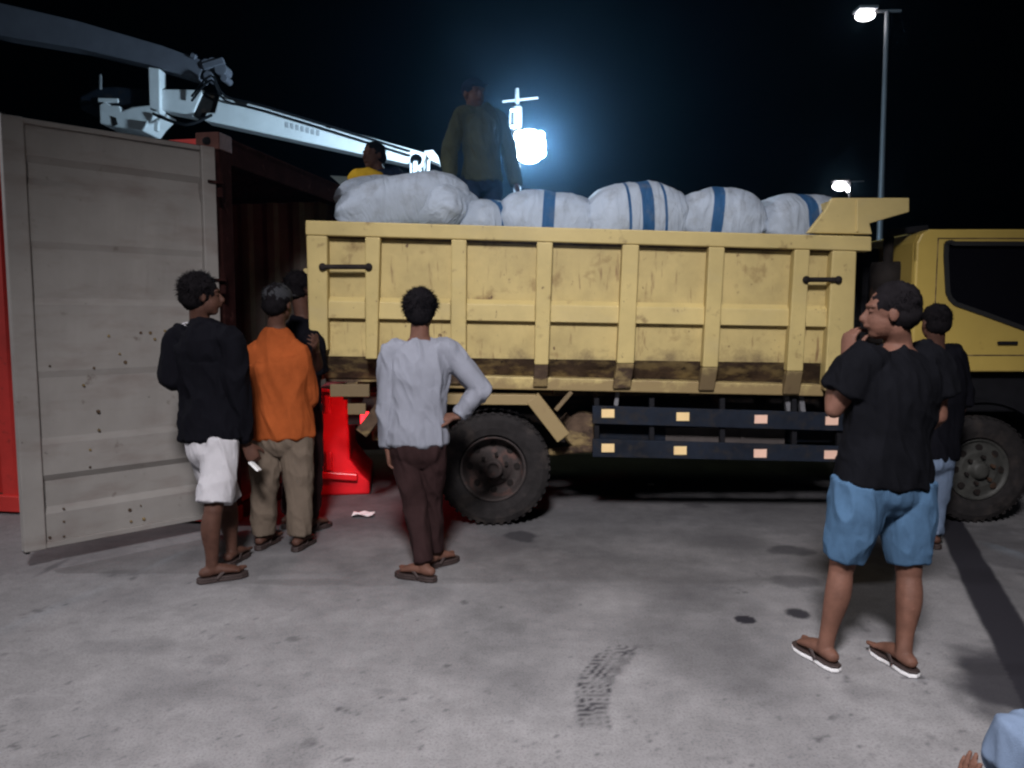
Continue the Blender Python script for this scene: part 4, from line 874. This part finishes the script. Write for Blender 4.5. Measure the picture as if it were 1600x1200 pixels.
def person(label, base, f, H=1.68, J=None, top=None, bottom=None, skin='skin', hair=(1.0, 160, .03), headf=None, hands=None, feet='sandal', cap=None, seed=1, toes=None, lean=V((0, 0, 0)), build=1.0):
    """J: joint overrides in world space. top/bottom: dicts describing clothes"""
    J = dict(J or {}); s = H / 1.70; f = V((f[0], f[1], 0)).normalized(); r = f.cross(UP); base = V(base)
    W = lambda a, b, z: base + r * a * s + f * b * s + UP * z * s + lean * (max(z - .9, 0))
    d = dict(neck=W(0, -.005, 1.45), chest=W(0, .01, 1.27), waist=W(0, .01, 1.06), pelvis=W(0, 0, .93),
             shR=W(.175 * build, -.01, 1.395), shL=W(-.175 * build, -.01, 1.395), elR=W(.25, -.03, 1.12), elL=W(-.25, -.03, 1.12), wrR=W(.27, .06, .87), wrL=W(-.27, .06, .87),
             hiR=W(.085, 0, .89), hiL=W(-.085, 0, .89), knR=W(.10, .02, .49), knL=W(-.10, .02, .49), anR=W(.11, -.02, .085), anL=W(-.11, -.02, .085), head=W(0, .025, 1.59))
    d['toR'] = None; d['toL'] = None
    d.update({k: V(v) for k, v in J.items()})
    if base.z > -.5 and label.find('on the sacks, head') < 0:
        for sd in 'RL': d['an' + sd].z = base.z + .088 * s
    hf = V(headf).normalized() if headf is not None else f
    for sd in 'RL':
        if d['to' + sd] is None: d['to' + sd] = V((d['an' + sd].x, d['an' + sd].y, 0)) + f * .17 * s
    root = thing('person', (base.x, base.y, base.z), label, 'person')
    th = d['neck'] - d['pelvis']; side = (d['shR'] - d['shL']).normalized(); hside = (d['hiR'] - d['hiL']).normalized()
    bd = NB(); b = build; kt = .86 if top else 1; kl = .80 if bottom else 1; bl = min(b, 1.0); kc = .80 if (bottom and bottom['len'] > 1) else 1; ka = .84 if top else 1; kf = .84 if (top and top['sleeve'] > 1.2) else 1
    # trunk
    tube(bd, [d['pelvis'] - th * .10, d['pelvis'], d['waist'], d['chest'], (d['shR'] + d['shL']) / 2 + th * .0, d['neck']],
         [(.15 * s * b * kt, .10 * s * kt), (.16 * s * b * kt, .115 * s * kt), (.13 * s * b * kt, .095 * s * kt), (.155 * s * b * kt, .11 * s * kt), (.145 * s * b * kt, .085 * s * kt), (.06 * s, .056 * s)], side=side, n=24)
    hd_ = d['head']; hu = (hd_ - d['neck']).normalized(); hu = (hu * .3 + UP).normalized(); hf = (hf - hu * hf.dot(hu)).normalized(); hr = hf.cross(hu)
    tube(bd, [d['neck'] - th * .06, d['neck'] + UP * .02, hd_ - hu * .06 - hf * .02], [.066 * s, .056 * s, .055 * s], n=16)
    A = (hr, hf, hu)
    blob(bd, hd_ + hu * .022 * s - hf * .012 * s, (.074 * s, .094 * s, .092 * s), A)
    blob(bd, hd_ - hu * .035 * s + hf * .025 * s, (.06 * s, .068 * s, .075 * s), A)
    blob(bd, hd_ - hu * .082 * s + hf * .05 * s, (.034 * s, .034 * s, .028 * s), A)
    tube(bd, [hd_ + hu * .02 * s + hf * .078 * s, hd_ - hu * .005 * s + hf * .096 * s, hd_ - hu * .022 * s + hf * .105 * s, hd_ - hu * .03 * s + hf * .09 * s], [.009 * s, .011 * s, .015 * s, .012 * s], n=10)
    tube(bd, [hd_ - hr * .026 * s - hu * .052 * s + hf * .078 * s, hd_ - hu * .05 * s + hf * .092 * s, hd_ + hr * .026 * s - hu * .052 * s + hf * .078 * s], [.007 * s, .012 * s, .007 * s], n=10)
    tube(bd, [hd_ - hr * .045 * s + hu * .032 * s + hf * .068 * s, hd_ + hu * .034 * s + hf * .083 * s, hd_ + hr * .045 * s + hu * .032 * s + hf * .068 * s], [.009 * s, .010 * s, .009 * s], n=10)
    for sg in (-1, 1):
        blob(bd, hd_ + hr * sg * .076 * s - hu * .005 * s - hf * .005 * s, (.010 * s, .02 * s, .032 * s), ((hr * 1 + hf * -.35 * sg).normalized(), hf, hu), 14)
        blob(bd, hd_ + hr * sg * .03 * s + hu * .012 * s + hf * .074 * s, (.013 * s, .011 * s, .008 * s), A, 12)
    for sd, sg in (('R', 1), ('L', -1)):
        sh, el, wr = d['sh' + sd], d['el' + sd], d['wr' + sd]
        tube(bd, [sh - side * sg * .05 * s, sh, sh.lerp(el, .45), el], [.05 * s * ka, .052 * s * b * ka, .045 * s * b, .037 * s * kf], n=16)
        tube(bd, [el, el.lerp(wr, .3), el.lerp(wr, .75), wr], [.037 * s * kf, .041 * s * b * kf, .030 * s * kf, (.026 * s)], n=16)
        h = (hands or {}).get(sd, {}); dd = V(h.get('d', (wr - el).normalized())); pn = V(h.get('pn', -side * sg)); tb = V(h.get('th', f))
        hand(bd, wr + dd.normalized() * .012, dd, pn, tb, h.get('curl', 28), s * 1.0)
        hi, kn, an, to = d['hi' + sd], d['kn' + sd], d['an' + sd], d['to' + sd]
        tube(bd, [hi, hi.lerp(kn, .4), kn], [(.085 * s * b * kl), .074 * s * b * kl, .052 * s * kc], n=18)
        tube(bd, [kn, kn.lerp(an, .33) - (to - an).normalized() * .012, kn.lerp(an, .75), an], [.050 * s * kc, .054 * s * bl * kc, .037 * s * kc, .034 * s], n=18)
        gz_ = an.z - .085 * s; ff = V((to.x - an.x, to.y - an.y, 0)).normalized(); fs = ff.cross(UP); z_ = gz_ + (.028 if feet == 'sandal' else .006)
        heel = V((an.x, an.y, z_ + .028 * s)) - ff * .045 * s
        tube(bd, [an, V((an.x, an.y, z_ + .04 * s)), heel + ff * .02 * s], [.034 * s, .036 * s, .03 * s], n=14)
        tube(bd, [heel, heel + ff * .06 * s + UP * .01 * s, heel + ff * .13 * s + UP * .004 * s, heel + ff * .185 * s - UP * .008 * s], [(.030 * s, .027 * s), (.034 * s, .034 * s), (.043 * s, .026 * s), (.044 * s, .016 * s)], side=fs, n=16)
        for k in range(5):
            o_ = (.034 - k * .0165) * s * (1 if sd == 'L' else -1); l_ = (.05 - k * .006) * s
            p = heel + ff * (.185 - k * .006) * s + fs * o_ - UP * .010 * s; tube(bd, [p, p + ff * l_ * .6, p + ff * l_ - UP * .003], [.0115 * s if k == 0 else .0085 * s] * 3, n=8, sub=1)
    body = solid('body', bd, M[skin], root, .0052, 3)
    # hair
    if hair:
        hs, nt_, hl = hair; hb = NB()
        hc = hd_ + hu * .038 * s - hf * .026 * s
        rr = (.084 * s * hs, .096 * s * hs, .088 * s * hs); rng = random.Random(seed)
        blob(hb, hc, rr, A, 36); blob(hb, hc - hu * .045 * s - hf * .022 * s, (rr[0] * .92, rr[1] * .78, rr[2] * .85), A, 28)
        for v in hb.verts:
            q = v.co - hc; v.co += q.normalized() * (.008 * noise.noise(q * 45 + V((seed, 0, 0))) + .008 * noise.noise(q * 140)) * s
        for k in range(int(nt_ * 2.6)):
            a = rng.uniform(0, 2 * math.pi); e = rng.uniform(-.55, 1.0); ce_ = math.sqrt(max(0, 1 - e * e))
            n_ = hr * (math.cos(a) * ce_) + hf * (math.sin(a) * ce_) + hu * e
            if n_.dot(hf) > .55 and e < .55: continue
            if e < -.2 and n_.dot(hf) > .1: continue
            c0 = hc + hr * n_.dot(hr) * rr[0] * .93 + hf * n_.dot(hf) * rr[1] * .93 + hu * n_.dot(hu) * rr[2] * .93
            t_ = (n_ + V((rng.uniform(-1, 1), rng.uniform(-1, 1), rng.uniform(-.9, .5))) * .75).normalized(); L_ = hl * rng.uniform(.5, 1.3)
            e1 = t_.orthogonal().normalized() * rng.uniform(.0018, .0045); e2 = t_.cross(e1.normalized()) * e1.length
            vv = [hb.verts.new(c0 + e1), hb.verts.new(c0 - e1 * .5 + e2), hb.verts.new(c0 - e1 * .5 - e2)]; tip = hb.verts.new(c0 + t_ * L_ - hu * L_ * .2)
            for i in range(3): hb.faces.new((vv[i], vv[(i + 1) % 3], tip))
        obj('hair', hb, M['hair'], root, 0, True)
    if cap:
        cb_ = NB(); kk = 1.13 if cap[2] else 1; blob(cb_, hd_ + hu * .045 * s - hf * .02 * s, (.088 * s * kk, .102 * s * kk, .082 * s * kk), A, 32)
        if cap[1]: prism(cb_, [hd_ + hu * .05 + hf * .07 - hr * .07, hd_ + hu * .045 + hf * .15 - hr * .045, hd_ + hu * .045 + hf * .15 + hr * .045, hd_ + hu * .05 + hf * .07 + hr * .07], tuple(hu * .008))
        if cap[2]: tube(cb_, [hd_ + hu * .03 * s - hf * .03 * s, hd_ - hu * .05 * s - hf * .028 * s, d['neck'] - th * .04], [(.098 * s, .10 * s), (.096 * s, .096 * s), (.10 * s, .09 * s)], side=hr, n=24)
        solid('cap', cb_, M[cap[0]], root, .006, 3, .004, (9, 9, 9), seed)
    # upper garment
    if top:
        g = NB(); x = top.get('ease', .018); hem = top.get('hem', .08); fl = top.get('flare', 1.0)
        pe = d['pelvis']; wa = d['waist']; ch = d['chest']; sm = (d['shR'] + d['shL']) / 2
        hp = pe - th * hem if hem >= 0 else pe + th * (-hem)
        hemv = top.get('hemv')
        if hemv: hp = hp + V(hemv)
        tube(g, [hp, pe + (wa - pe) * .3 if hem > 0 else pe + (wa - pe) * .5, wa, ch, sm - th * .01, d['neck'] - th * .018],
             [((.165 * b + x) * s * fl, (.118 + x) * s * fl), ((.160 * b + x) * s, (.116 + x) * s), ((.143 * b + x) * s, (.104 + x) * s), ((.160 * b + x) * s, (.116 + x) * s), ((.155 * b + x * .6) * s, (.092 + x * .6) * s), ((.072) * s, (.068) * s)], side=side, n=30, cap=.18)
        for sd, sg in (('R', 1), ('L', -1)):
            sh, el, wr = d['sh' + sd], d['el' + sd], d['wr' + sd]; k = top['sleeve']
            i0 = sh - side * sg * .07 * s
            if k <= 1.0:
                e_ = sh.lerp(el, k); tube(g, [i0, sh, e_], [(.062 + x * .4) * s, (.060 * b + x * .5) * s, (.056 * b + x * 1.0) * s], n=20, cap=.15)
            else:
                e_ = el.lerp(wr, k - 1); tube(g, [i0, sh, sh.lerp(el, .5), el], [(.062 + x * .4) * s, (.060 * b + x * .5) * s, (.05 * b + x) * s, (.043 + x * .9) * s], n=20)
                tube(g, [el, el.lerp(e_, .5), e_], [(.043 + x * .9) * s, (.044 + x * .7) * s, (.034 + x * .5) * s], n=20, cap=.15)
        solid(top.get('name', 'shirt'), g, M[top['m']], root, .0062, 5, top.get('fold', .012) * 1.7, top.get('fs', (10, 10, 4.2)), seed)
        if top.get('collar'):
            g = NB(); n_ = 28; c0 = d['neck'] - th * .012; pts = []
            for i in range(n_): a = 2 * math.pi * i / n_; pts.append(c0 + side * math.cos(a) * .073 * s + f * math.sin(a) * .068 * s + UP * .008 * math.cos(a * 2))
            for p, q in zip(pts, pts[1:] + pts[:1]): tube(g, [p, q], [(.006, .010)] * 2, side=UP, n=8, sub=1)
            solid('collar', g, M[top['collar']], root, .004, 2)
    if bottom:
        g = NB(); x = bottom.get('ease', .014); k = bottom['len']; fb = .55 if k < 1 else 1; wd = bottom.get('wide', 0)
        pe = d['pelvis']; wa = d['waist']
        tube(g, [pe.lerp(wa, bottom.get('rise', .3)), pe, pe - th * .12, pe - th * .2], [((.140 * b + x * .5) * s, (.100 + x * .5) * s), ((.160 * b + x) * s, (.120 + x) * s), ((.158 * b + x) * s, (.118 + x) * s), ((.135 * b + x) * s, (.09 + x) * s)], side=hside, n=30, cap=.4)
        for sd, sg in (('R', 1), ('L', -1)):
            hi, kn, an = d['hi' + sd], d['kn' + sd], d['an' + sd]
            h0 = hi + UP * .05 * s; hr_ = bottom.get('hemr')
            if k <= 1: e_ = hi.lerp(kn, k); tube(g, [h0, hi.lerp(e_, .5), e_], [(.088 * b + x) * s, (.084 * b + x + wd * .5) * s, hr_ or (.080 * b + x + wd) * s], n=24, cap=.02)
            else:
                e_ = kn.lerp(an, k - 1); tube(g, [h0, hi.lerp(kn, .5), kn, kn.lerp(e_, .5), e_], [(.092 * b + x) * s, (.080 * b + x) * s, (.062 + x + wd * .3) * s, (.058 + x + wd * .5) * s, (.045 + x + wd) * s], n=24, cap=.12)
        solid(bottom.get('name', 'trousers'), g, M[bottom['m']], root, .0062, 5, bottom.get('fold', .010) * 1.5 * fb, bottom.get('fs', (11, 11, 4.5)), seed + 5)
    if feet == 'sandal':
        for sd in 'RL':
            an, to = d['an' + sd], d['to' + sd]; gz_ = an.z - .085 * s; ff = V((to.x - an.x, to.y - an.y, 0)).normalized(); fs = ff.cross(UP); o = V((an.x, an.y, gz_)) - ff * .085 * s
            out = [(0, .0), (.012, .026), (.05, .037), (.12, .035), (.19, .048), (.24, .046), (.275, .03), (.285, 0)]
            lp = [o + ff * a * s + fs * c * s for a, c in out] + [o + ff * a * s - fs * c * s for a, c in out[::-1][1:-1]]
            g = NB(); prism(g, [p + UP * .0175 for p in lp], (0, 0, .012)); sl_ = obj('sandal', g, M['sandal'], root, .004)
            g = NB(); prism(g, [p + UP * .001 for p in lp], (0, 0, .016)); obj('sole', g, M['sole' if top and top.get('wsole') else 'sandal'], sl_, .003)
            g = NB(); pf = o + ff * .215 * s + UP * .03
            for sg in (-1, 1): tube(g, [pf, o + ff * .16 * s + fs * sg * .028 * s + UP * .062, o + ff * .105 * s + fs * sg * .040 * s + UP * .022], [(.010, .004)] * 3, side=ff, n=8)
            obj('strap', g, M['sandal'], sl_, 0, True)
    return root, d

# 1. black jacket, white shorts
b1 = G(345, 893); Y1 = b1.y
person('person in a black jacket and white knee-length shorts standing beside the open grey door', (b1.x, Y1, 0), (.80, .60), 1.70, dict(
    head=P(317, 462, Y1 - .02), neck=P(312, 505, Y1), chest=P(320, 560, Y1), waist=P(326, 625, Y1), pelvis=P(330, 685, Y1),
    shL=P(278, 528, Y1 - .02), shR=P(360, 532, Y1 - .08), elL=P(268, 592, Y1 - .06), wrL=P(318, 592, Y1 + .28), elR=P(372, 620, Y1 - .04), wrR=P(384, 692, Y1 + .05),
    hiL=P(318, 700, Y1 + .04), hiR=P(346, 700, Y1 - .06), knR=P(333, 800, 4.26), anR=P(331, 893, 4.25), toR=G(392, 899), knL=P(358, 795, 4.55), anL=P(362, 862, 4.56), toL=G(392, 862)),
    top=dict(m='c_black', sleeve=1.95, hem=-.01, ease=.028, collar='c_white', name='jacket', fold=.014), bottom=dict(m='c_white', len=.86, wide=.008, ease=.012, name='shorts', fold=.018),
    skin='skind', hair=(1.08, 420, .035), headf=(.9, .4, .05), hands={'R': dict(d=(.45, .1, -1), pn=(-.4, .8, 0), th=(.6, .6, .2), curl=45)}, seed=1)
# phone held in the right hand
wp = P(398, 727, Y1 + .05); b_ = NB(); bar(b_, wp + V((-.025, 0, .02)), wp + V((.03, -.01, -.03)), .012, .05, (0, 1, 0)); tag(obj('folded_paper', b_, M['paper'], None, .002), 'small white folded paper held by the person in white shorts', 'paper')

# 2. orange shirt
b2 = G(440, 858); Y2 = b2.y
person('person in a loose orange shirt, khaki trousers and dark cap seen from behind', (b2.x, Y2, 0), (.18, .98), 1.70, dict(
    head=P(436, 474, Y2), neck=P(432, 512, Y2), chest=P(434, 570, Y2), waist=P(438, 620, Y2), pelvis=P(440, 672, Y2),
    shL=P(400, 552, Y2), shR=P(463, 552, Y2), elL=P(392, 610, Y2 + .06), elR=P(478, 620, Y2 + .06), wrL=P(415, 640, Y2 + .30), wrR=P(468, 640, Y2 + .30),
    hiL=P(418, 690, Y2), hiR=P(462, 690, Y2), knL=P(413, 770, Y2), knR=P(468, 770, Y2), anL=P(411, 846, Y2 + .03), anR=P(468, 846, Y2)),
    top=dict(m='c_orange', sleeve=1.5, hem=.06, ease=.034, fold=.014, fs=(7, 7, 2.2)), bottom=dict(m='c_khaki', len=1.95, wide=.012, ease=.016), skin='skind', hair=(1.02, 300, .012), cap=('c_cap', 1, 0), headf=(.3, .9, -.1), seed=2, build=1.05)

# 3. grey long sleeve, hand on hip
b3 = G(655, 897); Y3 = b3.y
person('person in a pale grey long-sleeved top with one hand on the hip', (b3.x, Y3, 0), (-.05, 1), 1.66, dict(
    head=P(658, 486, Y3 + .02), neck=P(656, 527, Y3), chest=P(656, 580, Y3), waist=P(652, 635, Y3), pelvis=P(652, 690, Y3),
    shL=P(613, 551, Y3), shR=P(700, 549, Y3), elL=P(604, 625, Y3 - .02), wrL=P(606, 699, Y3 - .01), elR=P(752, 608, Y3 - .02), wrR=P(716, 650, Y3 - .03),
    hiL=P(634, 705, Y3), hiR=P(672, 705, Y3), knL=P(648, 790, Y3 - .03), anL=P(663, 884, 4.27), toL=G(617, 899), knR=P(674, 785, Y3 + .08), anR=P(678, 864, 4.50), toR=G(712, 876)),
    top=dict(m='c_grey', sleeve=1.97, hem=.01, ease=.020, fold=.013), bottom=dict(m='c_brown', len=1.93, wide=.004, ease=.006), skin='skin', hair=(1.10, 520, .032), headf=(.1, 1, 0),
    hands={'R': dict(d=(-1, .1, -.1), pn=(-.2, .4, -1), th=(0, -1, -.1), curl=30), 'L': dict(d=(.1, .05, -1), pn=(1, 0, 0), th=(0, 1, 0), curl=30)}, seed=3)

# 4. right foreground, charcoal tee and blue shorts
Y4 = 3.22; b4 = V((P(1385, 800, Y4).x, Y4, 0))
person('person in charcoal T-shirt and blue shorts, one hand raised to the mouth', tuple(b4), (-.62, .78), 1.68, dict(
    head=P(1390, 488, Y4 - .02), neck=P(1402, 540, Y4), chest=P(1396, 605, Y4), waist=P(1388, 680, Y4), pelvis=P(1380, 748, Y4),
    shL=P(1346, 567, Y4 - .06), shR=P(1452, 565, Y4 + .06), elL=P(1303, 640, Y4 - .04), wrL=P(1322, 560, Y4 + .08), elR=P(1466, 650, Y4 + .05), wrR=P(1400, 680, Y4 + .28),
    hiL=P(1345, 770, Y4 - .04), hiR=P(1415, 770, Y4 + .04), knL=P(1314, 890, Y4), knR=P(1420, 900, Y4), anL=P(1290, 1012, 3.20), toL=G(1243, 1010), anR=P(1412, 1022, 3.15), toR=G(1366, 1018)),
    top=dict(m='c_tee', sleeve=.62, hem=.03, ease=.030, fold=.014, wsole=1), bottom=dict(m='c_blue', len=.84, wide=.0, ease=.012, name='shorts', fold=.02, hemr=.080), skin='skin', hair=(1.02, 900, .011), headf=(-.93, .3, -.05),
    hands={'L': dict(d=(.1, .0, 1), pn=(.6, .2, .4), th=(.5, -.4, 0), curl=40)}, seed=4, build=1.2)
b_ = NB(); wa_, wb_ = P(1310, 600, Y4 + .04), P(1318, 585, Y4 + .05); tube(b_, [wa_.lerp(wb_, .0), wb_], [.036, .036], n=24, cap=.2); tag(obj('wristwatch', b_, M['black'], None, 0, True), 'dark watch band on the raised wrist of the person in blue shorts', 'watch')

# 5. far right, dark jacket, pale jeans
b5 = G(1462, 852); Y5 = b5.y
person('person in a dark jacket and pale jeans standing beside the front wheel', (b5.x + .02, Y5, 0), (-.1, 1), 1.62, dict(
    head=P(1460, 504, Y5), neck=P(1462, 545, Y5), chest=P(1465, 600, Y5), waist=P(1462, 660, Y5), pelvis=P(1452, 705, Y5),
    shL=P(1418, 560, Y5), shR=P(1494, 557, Y5), elR=P(1502, 632, Y5), wrR=P(1476, 705, Y5 - .02), hiL=P(1438, 720, Y5), hiR=P(1464, 720, Y5), knL=P(1438, 790, Y5), knR=P(1460, 790, Y5), anL=P(1440, 845, Y5), anR=P(1456, 847, Y5 - .03)),
    top=dict(m='c_black', sleeve=1.0, hem=.05, ease=.026, name='jacket'), bottom=dict(m='c_jean', len=1.97, wide=.006), skin='skind', hair=(1.02, 300, .02), seed=5)

# 6. behind the orange shirt, in the gap
Y6 = 5.35; b6 = V((P(472, 800, Y6).x, Y6, 0))
person('person in dark clothes half hidden beside the orange shirt', tuple(b6), (.5, .8), 1.62, dict(
    head=P(470, 452, Y6), neck=P(472, 495, Y6), elR=P(497, 580, Y6 - .02), wrR=P(494, 548, Y6 - .26)),
    top=dict(m='c_black', sleeve=1.0, hem=.05), bottom=dict(m='c_brown', len=1.95), skin='skind', hair=(1.04, 300, .035), headf=(.6, .7, 0), seed=6)

# 7. standing on the load
Y7 = 6.15; z7 = P(745, 122, Y7).z - 1.70
person('person in olive jacket and cap standing on the sacks by the floodlight', (P(752, 200, Y7).x, Y7, z7), (.35, -.9), 1.72, dict(
    head=P(741, 148, Y7), neck=P(742, 178, Y7)), top=dict(m='c_olive', sleeve=1.95, hem=.06, ease=.020, name='jacket'), bottom=dict(m='c_navy', len=1.95, wide=.0, rise=-.1, ease=.004), skin='skind', hair=None, cap=('c_navy', 1, 0), headf=(.5, -.8, -.2), seed=7, build=.86)

# 8. sitting on the load
Y8 = 6.45; p8 = P(598, 300, Y8)
person('person sitting on the sacks, head in front of the white boom', (p8.x, Y8, p8.z - .9), (-.5, -.8), 1.62, dict(
    head=P(583, 244, Y8), neck=P(590, 268, Y8), chest=P(598, 285, Y8 + .03), waist=P(605, 305, Y8 + .05), pelvis=P(608, 325, Y8 + .05), shR=P(568, 282, Y8 - .05), shL=P(622, 276, Y8 + .05),
    elR=P(556, 300, Y8 - .1), wrR=P(575, 318, Y8 - .25), elL=P(636, 300, Y8), wrL=P(610, 312, Y8 - .25), hiR=P(598, 325, Y8), hiL=P(620, 325, Y8), knR=P(580, 320, Y8 - .3), knL=P(612, 322, Y8 - .3), anR=P(582, 352, Y8 - .35), anL=P(612, 352, Y8 - .35)),
    top=dict(m='c_navy', sleeve=1.9, hem=.02, name='jacket'), bottom=dict(m='c_navy', len=1.9), skin='skind', hair=(1.0, 200, .02), headf=(-.6, -.7, 0), seed=8)
b_ = NB(); blob(b_, P(572, 279, Y8 - .14), (.15, .10, .085)); blob(b_, P(588, 284, Y8 - .14), (.12, .09, .06)); solid_ = solid('yellow_cloth', b_, M['c_yellow'], None, .007, 4, .012, (9, 9, 9), 3)
tag(solid_, 'bundle of bright yellow cloth on the shoulder of the person sitting on the load', 'cloth')

# 9. squatting at the bottom right corner
Y9 = 1.72; k9 = P(1592, 1176, Y9)
person('person in pale blue jeans squatting in the near right corner', (k9.x + .34, Y9 + .02, 0), (-1, .1), 1.65, dict(
    head=(k9.x + .28, Y9 + .02, 1.02), neck=(k9.x + .33, Y9, .88), chest=(k9.x + .40, Y9, .70), waist=(k9.x + .46, Y9, .50), pelvis=(k9.x + .48, Y9, .32),
    shL=(k9.x + .33, Y9 - .19, .82), shR=(k9.x + .33, Y9 + .19, .82), elL=(k9.x + .22, Y9 - .25, .56), wrL=(k9.x + .1, Y9 - .28, .34), elR=tuple(P(1590, 1400, Y9 + .10)), wrR=tuple(P(1510, 1284, Y9 + .06)),
    hiL=(k9.x + .42, Y9 - .10, .32), hiR=(k9.x + .42, Y9 + .10, .32), knL=tuple(k9 + V((.03, -.10, -.03))), knR=tuple(k9 + V((.04, .06, -.01))), anL=(k9.x + .20, Y9 - .14, .085), anR=(k9.x + .20, Y9 + .14, .085)),
    top=dict(m='c_jean', sleeve=.6, hem=.0), bottom=dict(m='c_jean', len=1.9, wide=.006), skin='skin', hair=(1.0, 200, .02), hands={'R': dict(d=(-.02, .05, 1), pn=(1, 0, 0), th=(0, -1, 0), curl=7), 'L': dict(d=(-.3, .1, -1), pn=(1, 0, 0), th=(0, 1, 0), curl=30)}, seed=9)

# litter
b_ = NB(); g0 = G(563, 808)
vs_ = [[b_.verts.new(g0 + V((-.06 + .04 * i, -.03 + .03 * j, .012 + .02 * random.random()))) for j in range(4)] for i in range(5)]
for i in range(4):
    for j in range(3): b_.faces.new((vs_[i][j], vs_[i + 1][j], vs_[i + 1][j + 1], vs_[i][j + 1]))
lt = obj('paper_scrap', b_, M['paper']); lt.modifiers.new('s', 'SOLIDIFY').thickness = .002; tag(lt, 'crumpled white paper scrap on the ground left of the rear wheel', 'litter')
b_ = NB(); g0 = G(1017, 758); box(b_, (g0.x - .03, g0.y - .015, .002), (g0.x + .03, g0.y + .015, .012)); tag(obj('paper_scrap', b_, M['paper'], None, .003), 'tiny white scrap lying under the truck below the side guard', 'litter')

# ================================================================== LENS GLARE MIST
hz = NB(); box(hz, (-30, -8, -1), (30, 60, 14))  # added thin volume; its glow mostly stands in for lens veil
m = bpy.data.materials.new('glare_mist'); m.use_nodes = True; t = m.node_tree
for n in list(t.nodes):
    if n.type == 'BSDF_PRINCIPLED': t.nodes.remove(n)
pv = t.nodes.new('ShaderNodeVolumePrincipled'); m.cycles.volume_sampling = 'EQUIANGULAR'; pv.inputs['Density'].default_value = 0.0008; pv.inputs['Color'].default_value = (.35, .65, 1, 1); pv.inputs['Anisotropy'].default_value = .93
t.links.new(pv.outputs[0], [n for n in t.nodes if n.type == 'OUTPUT_MATERIAL'][0].inputs['Volume'])
tag(obj('glare_haze', hz, m), 'thin mist added mostly for the lens glare round the floodlight', None, None, 'stuff')
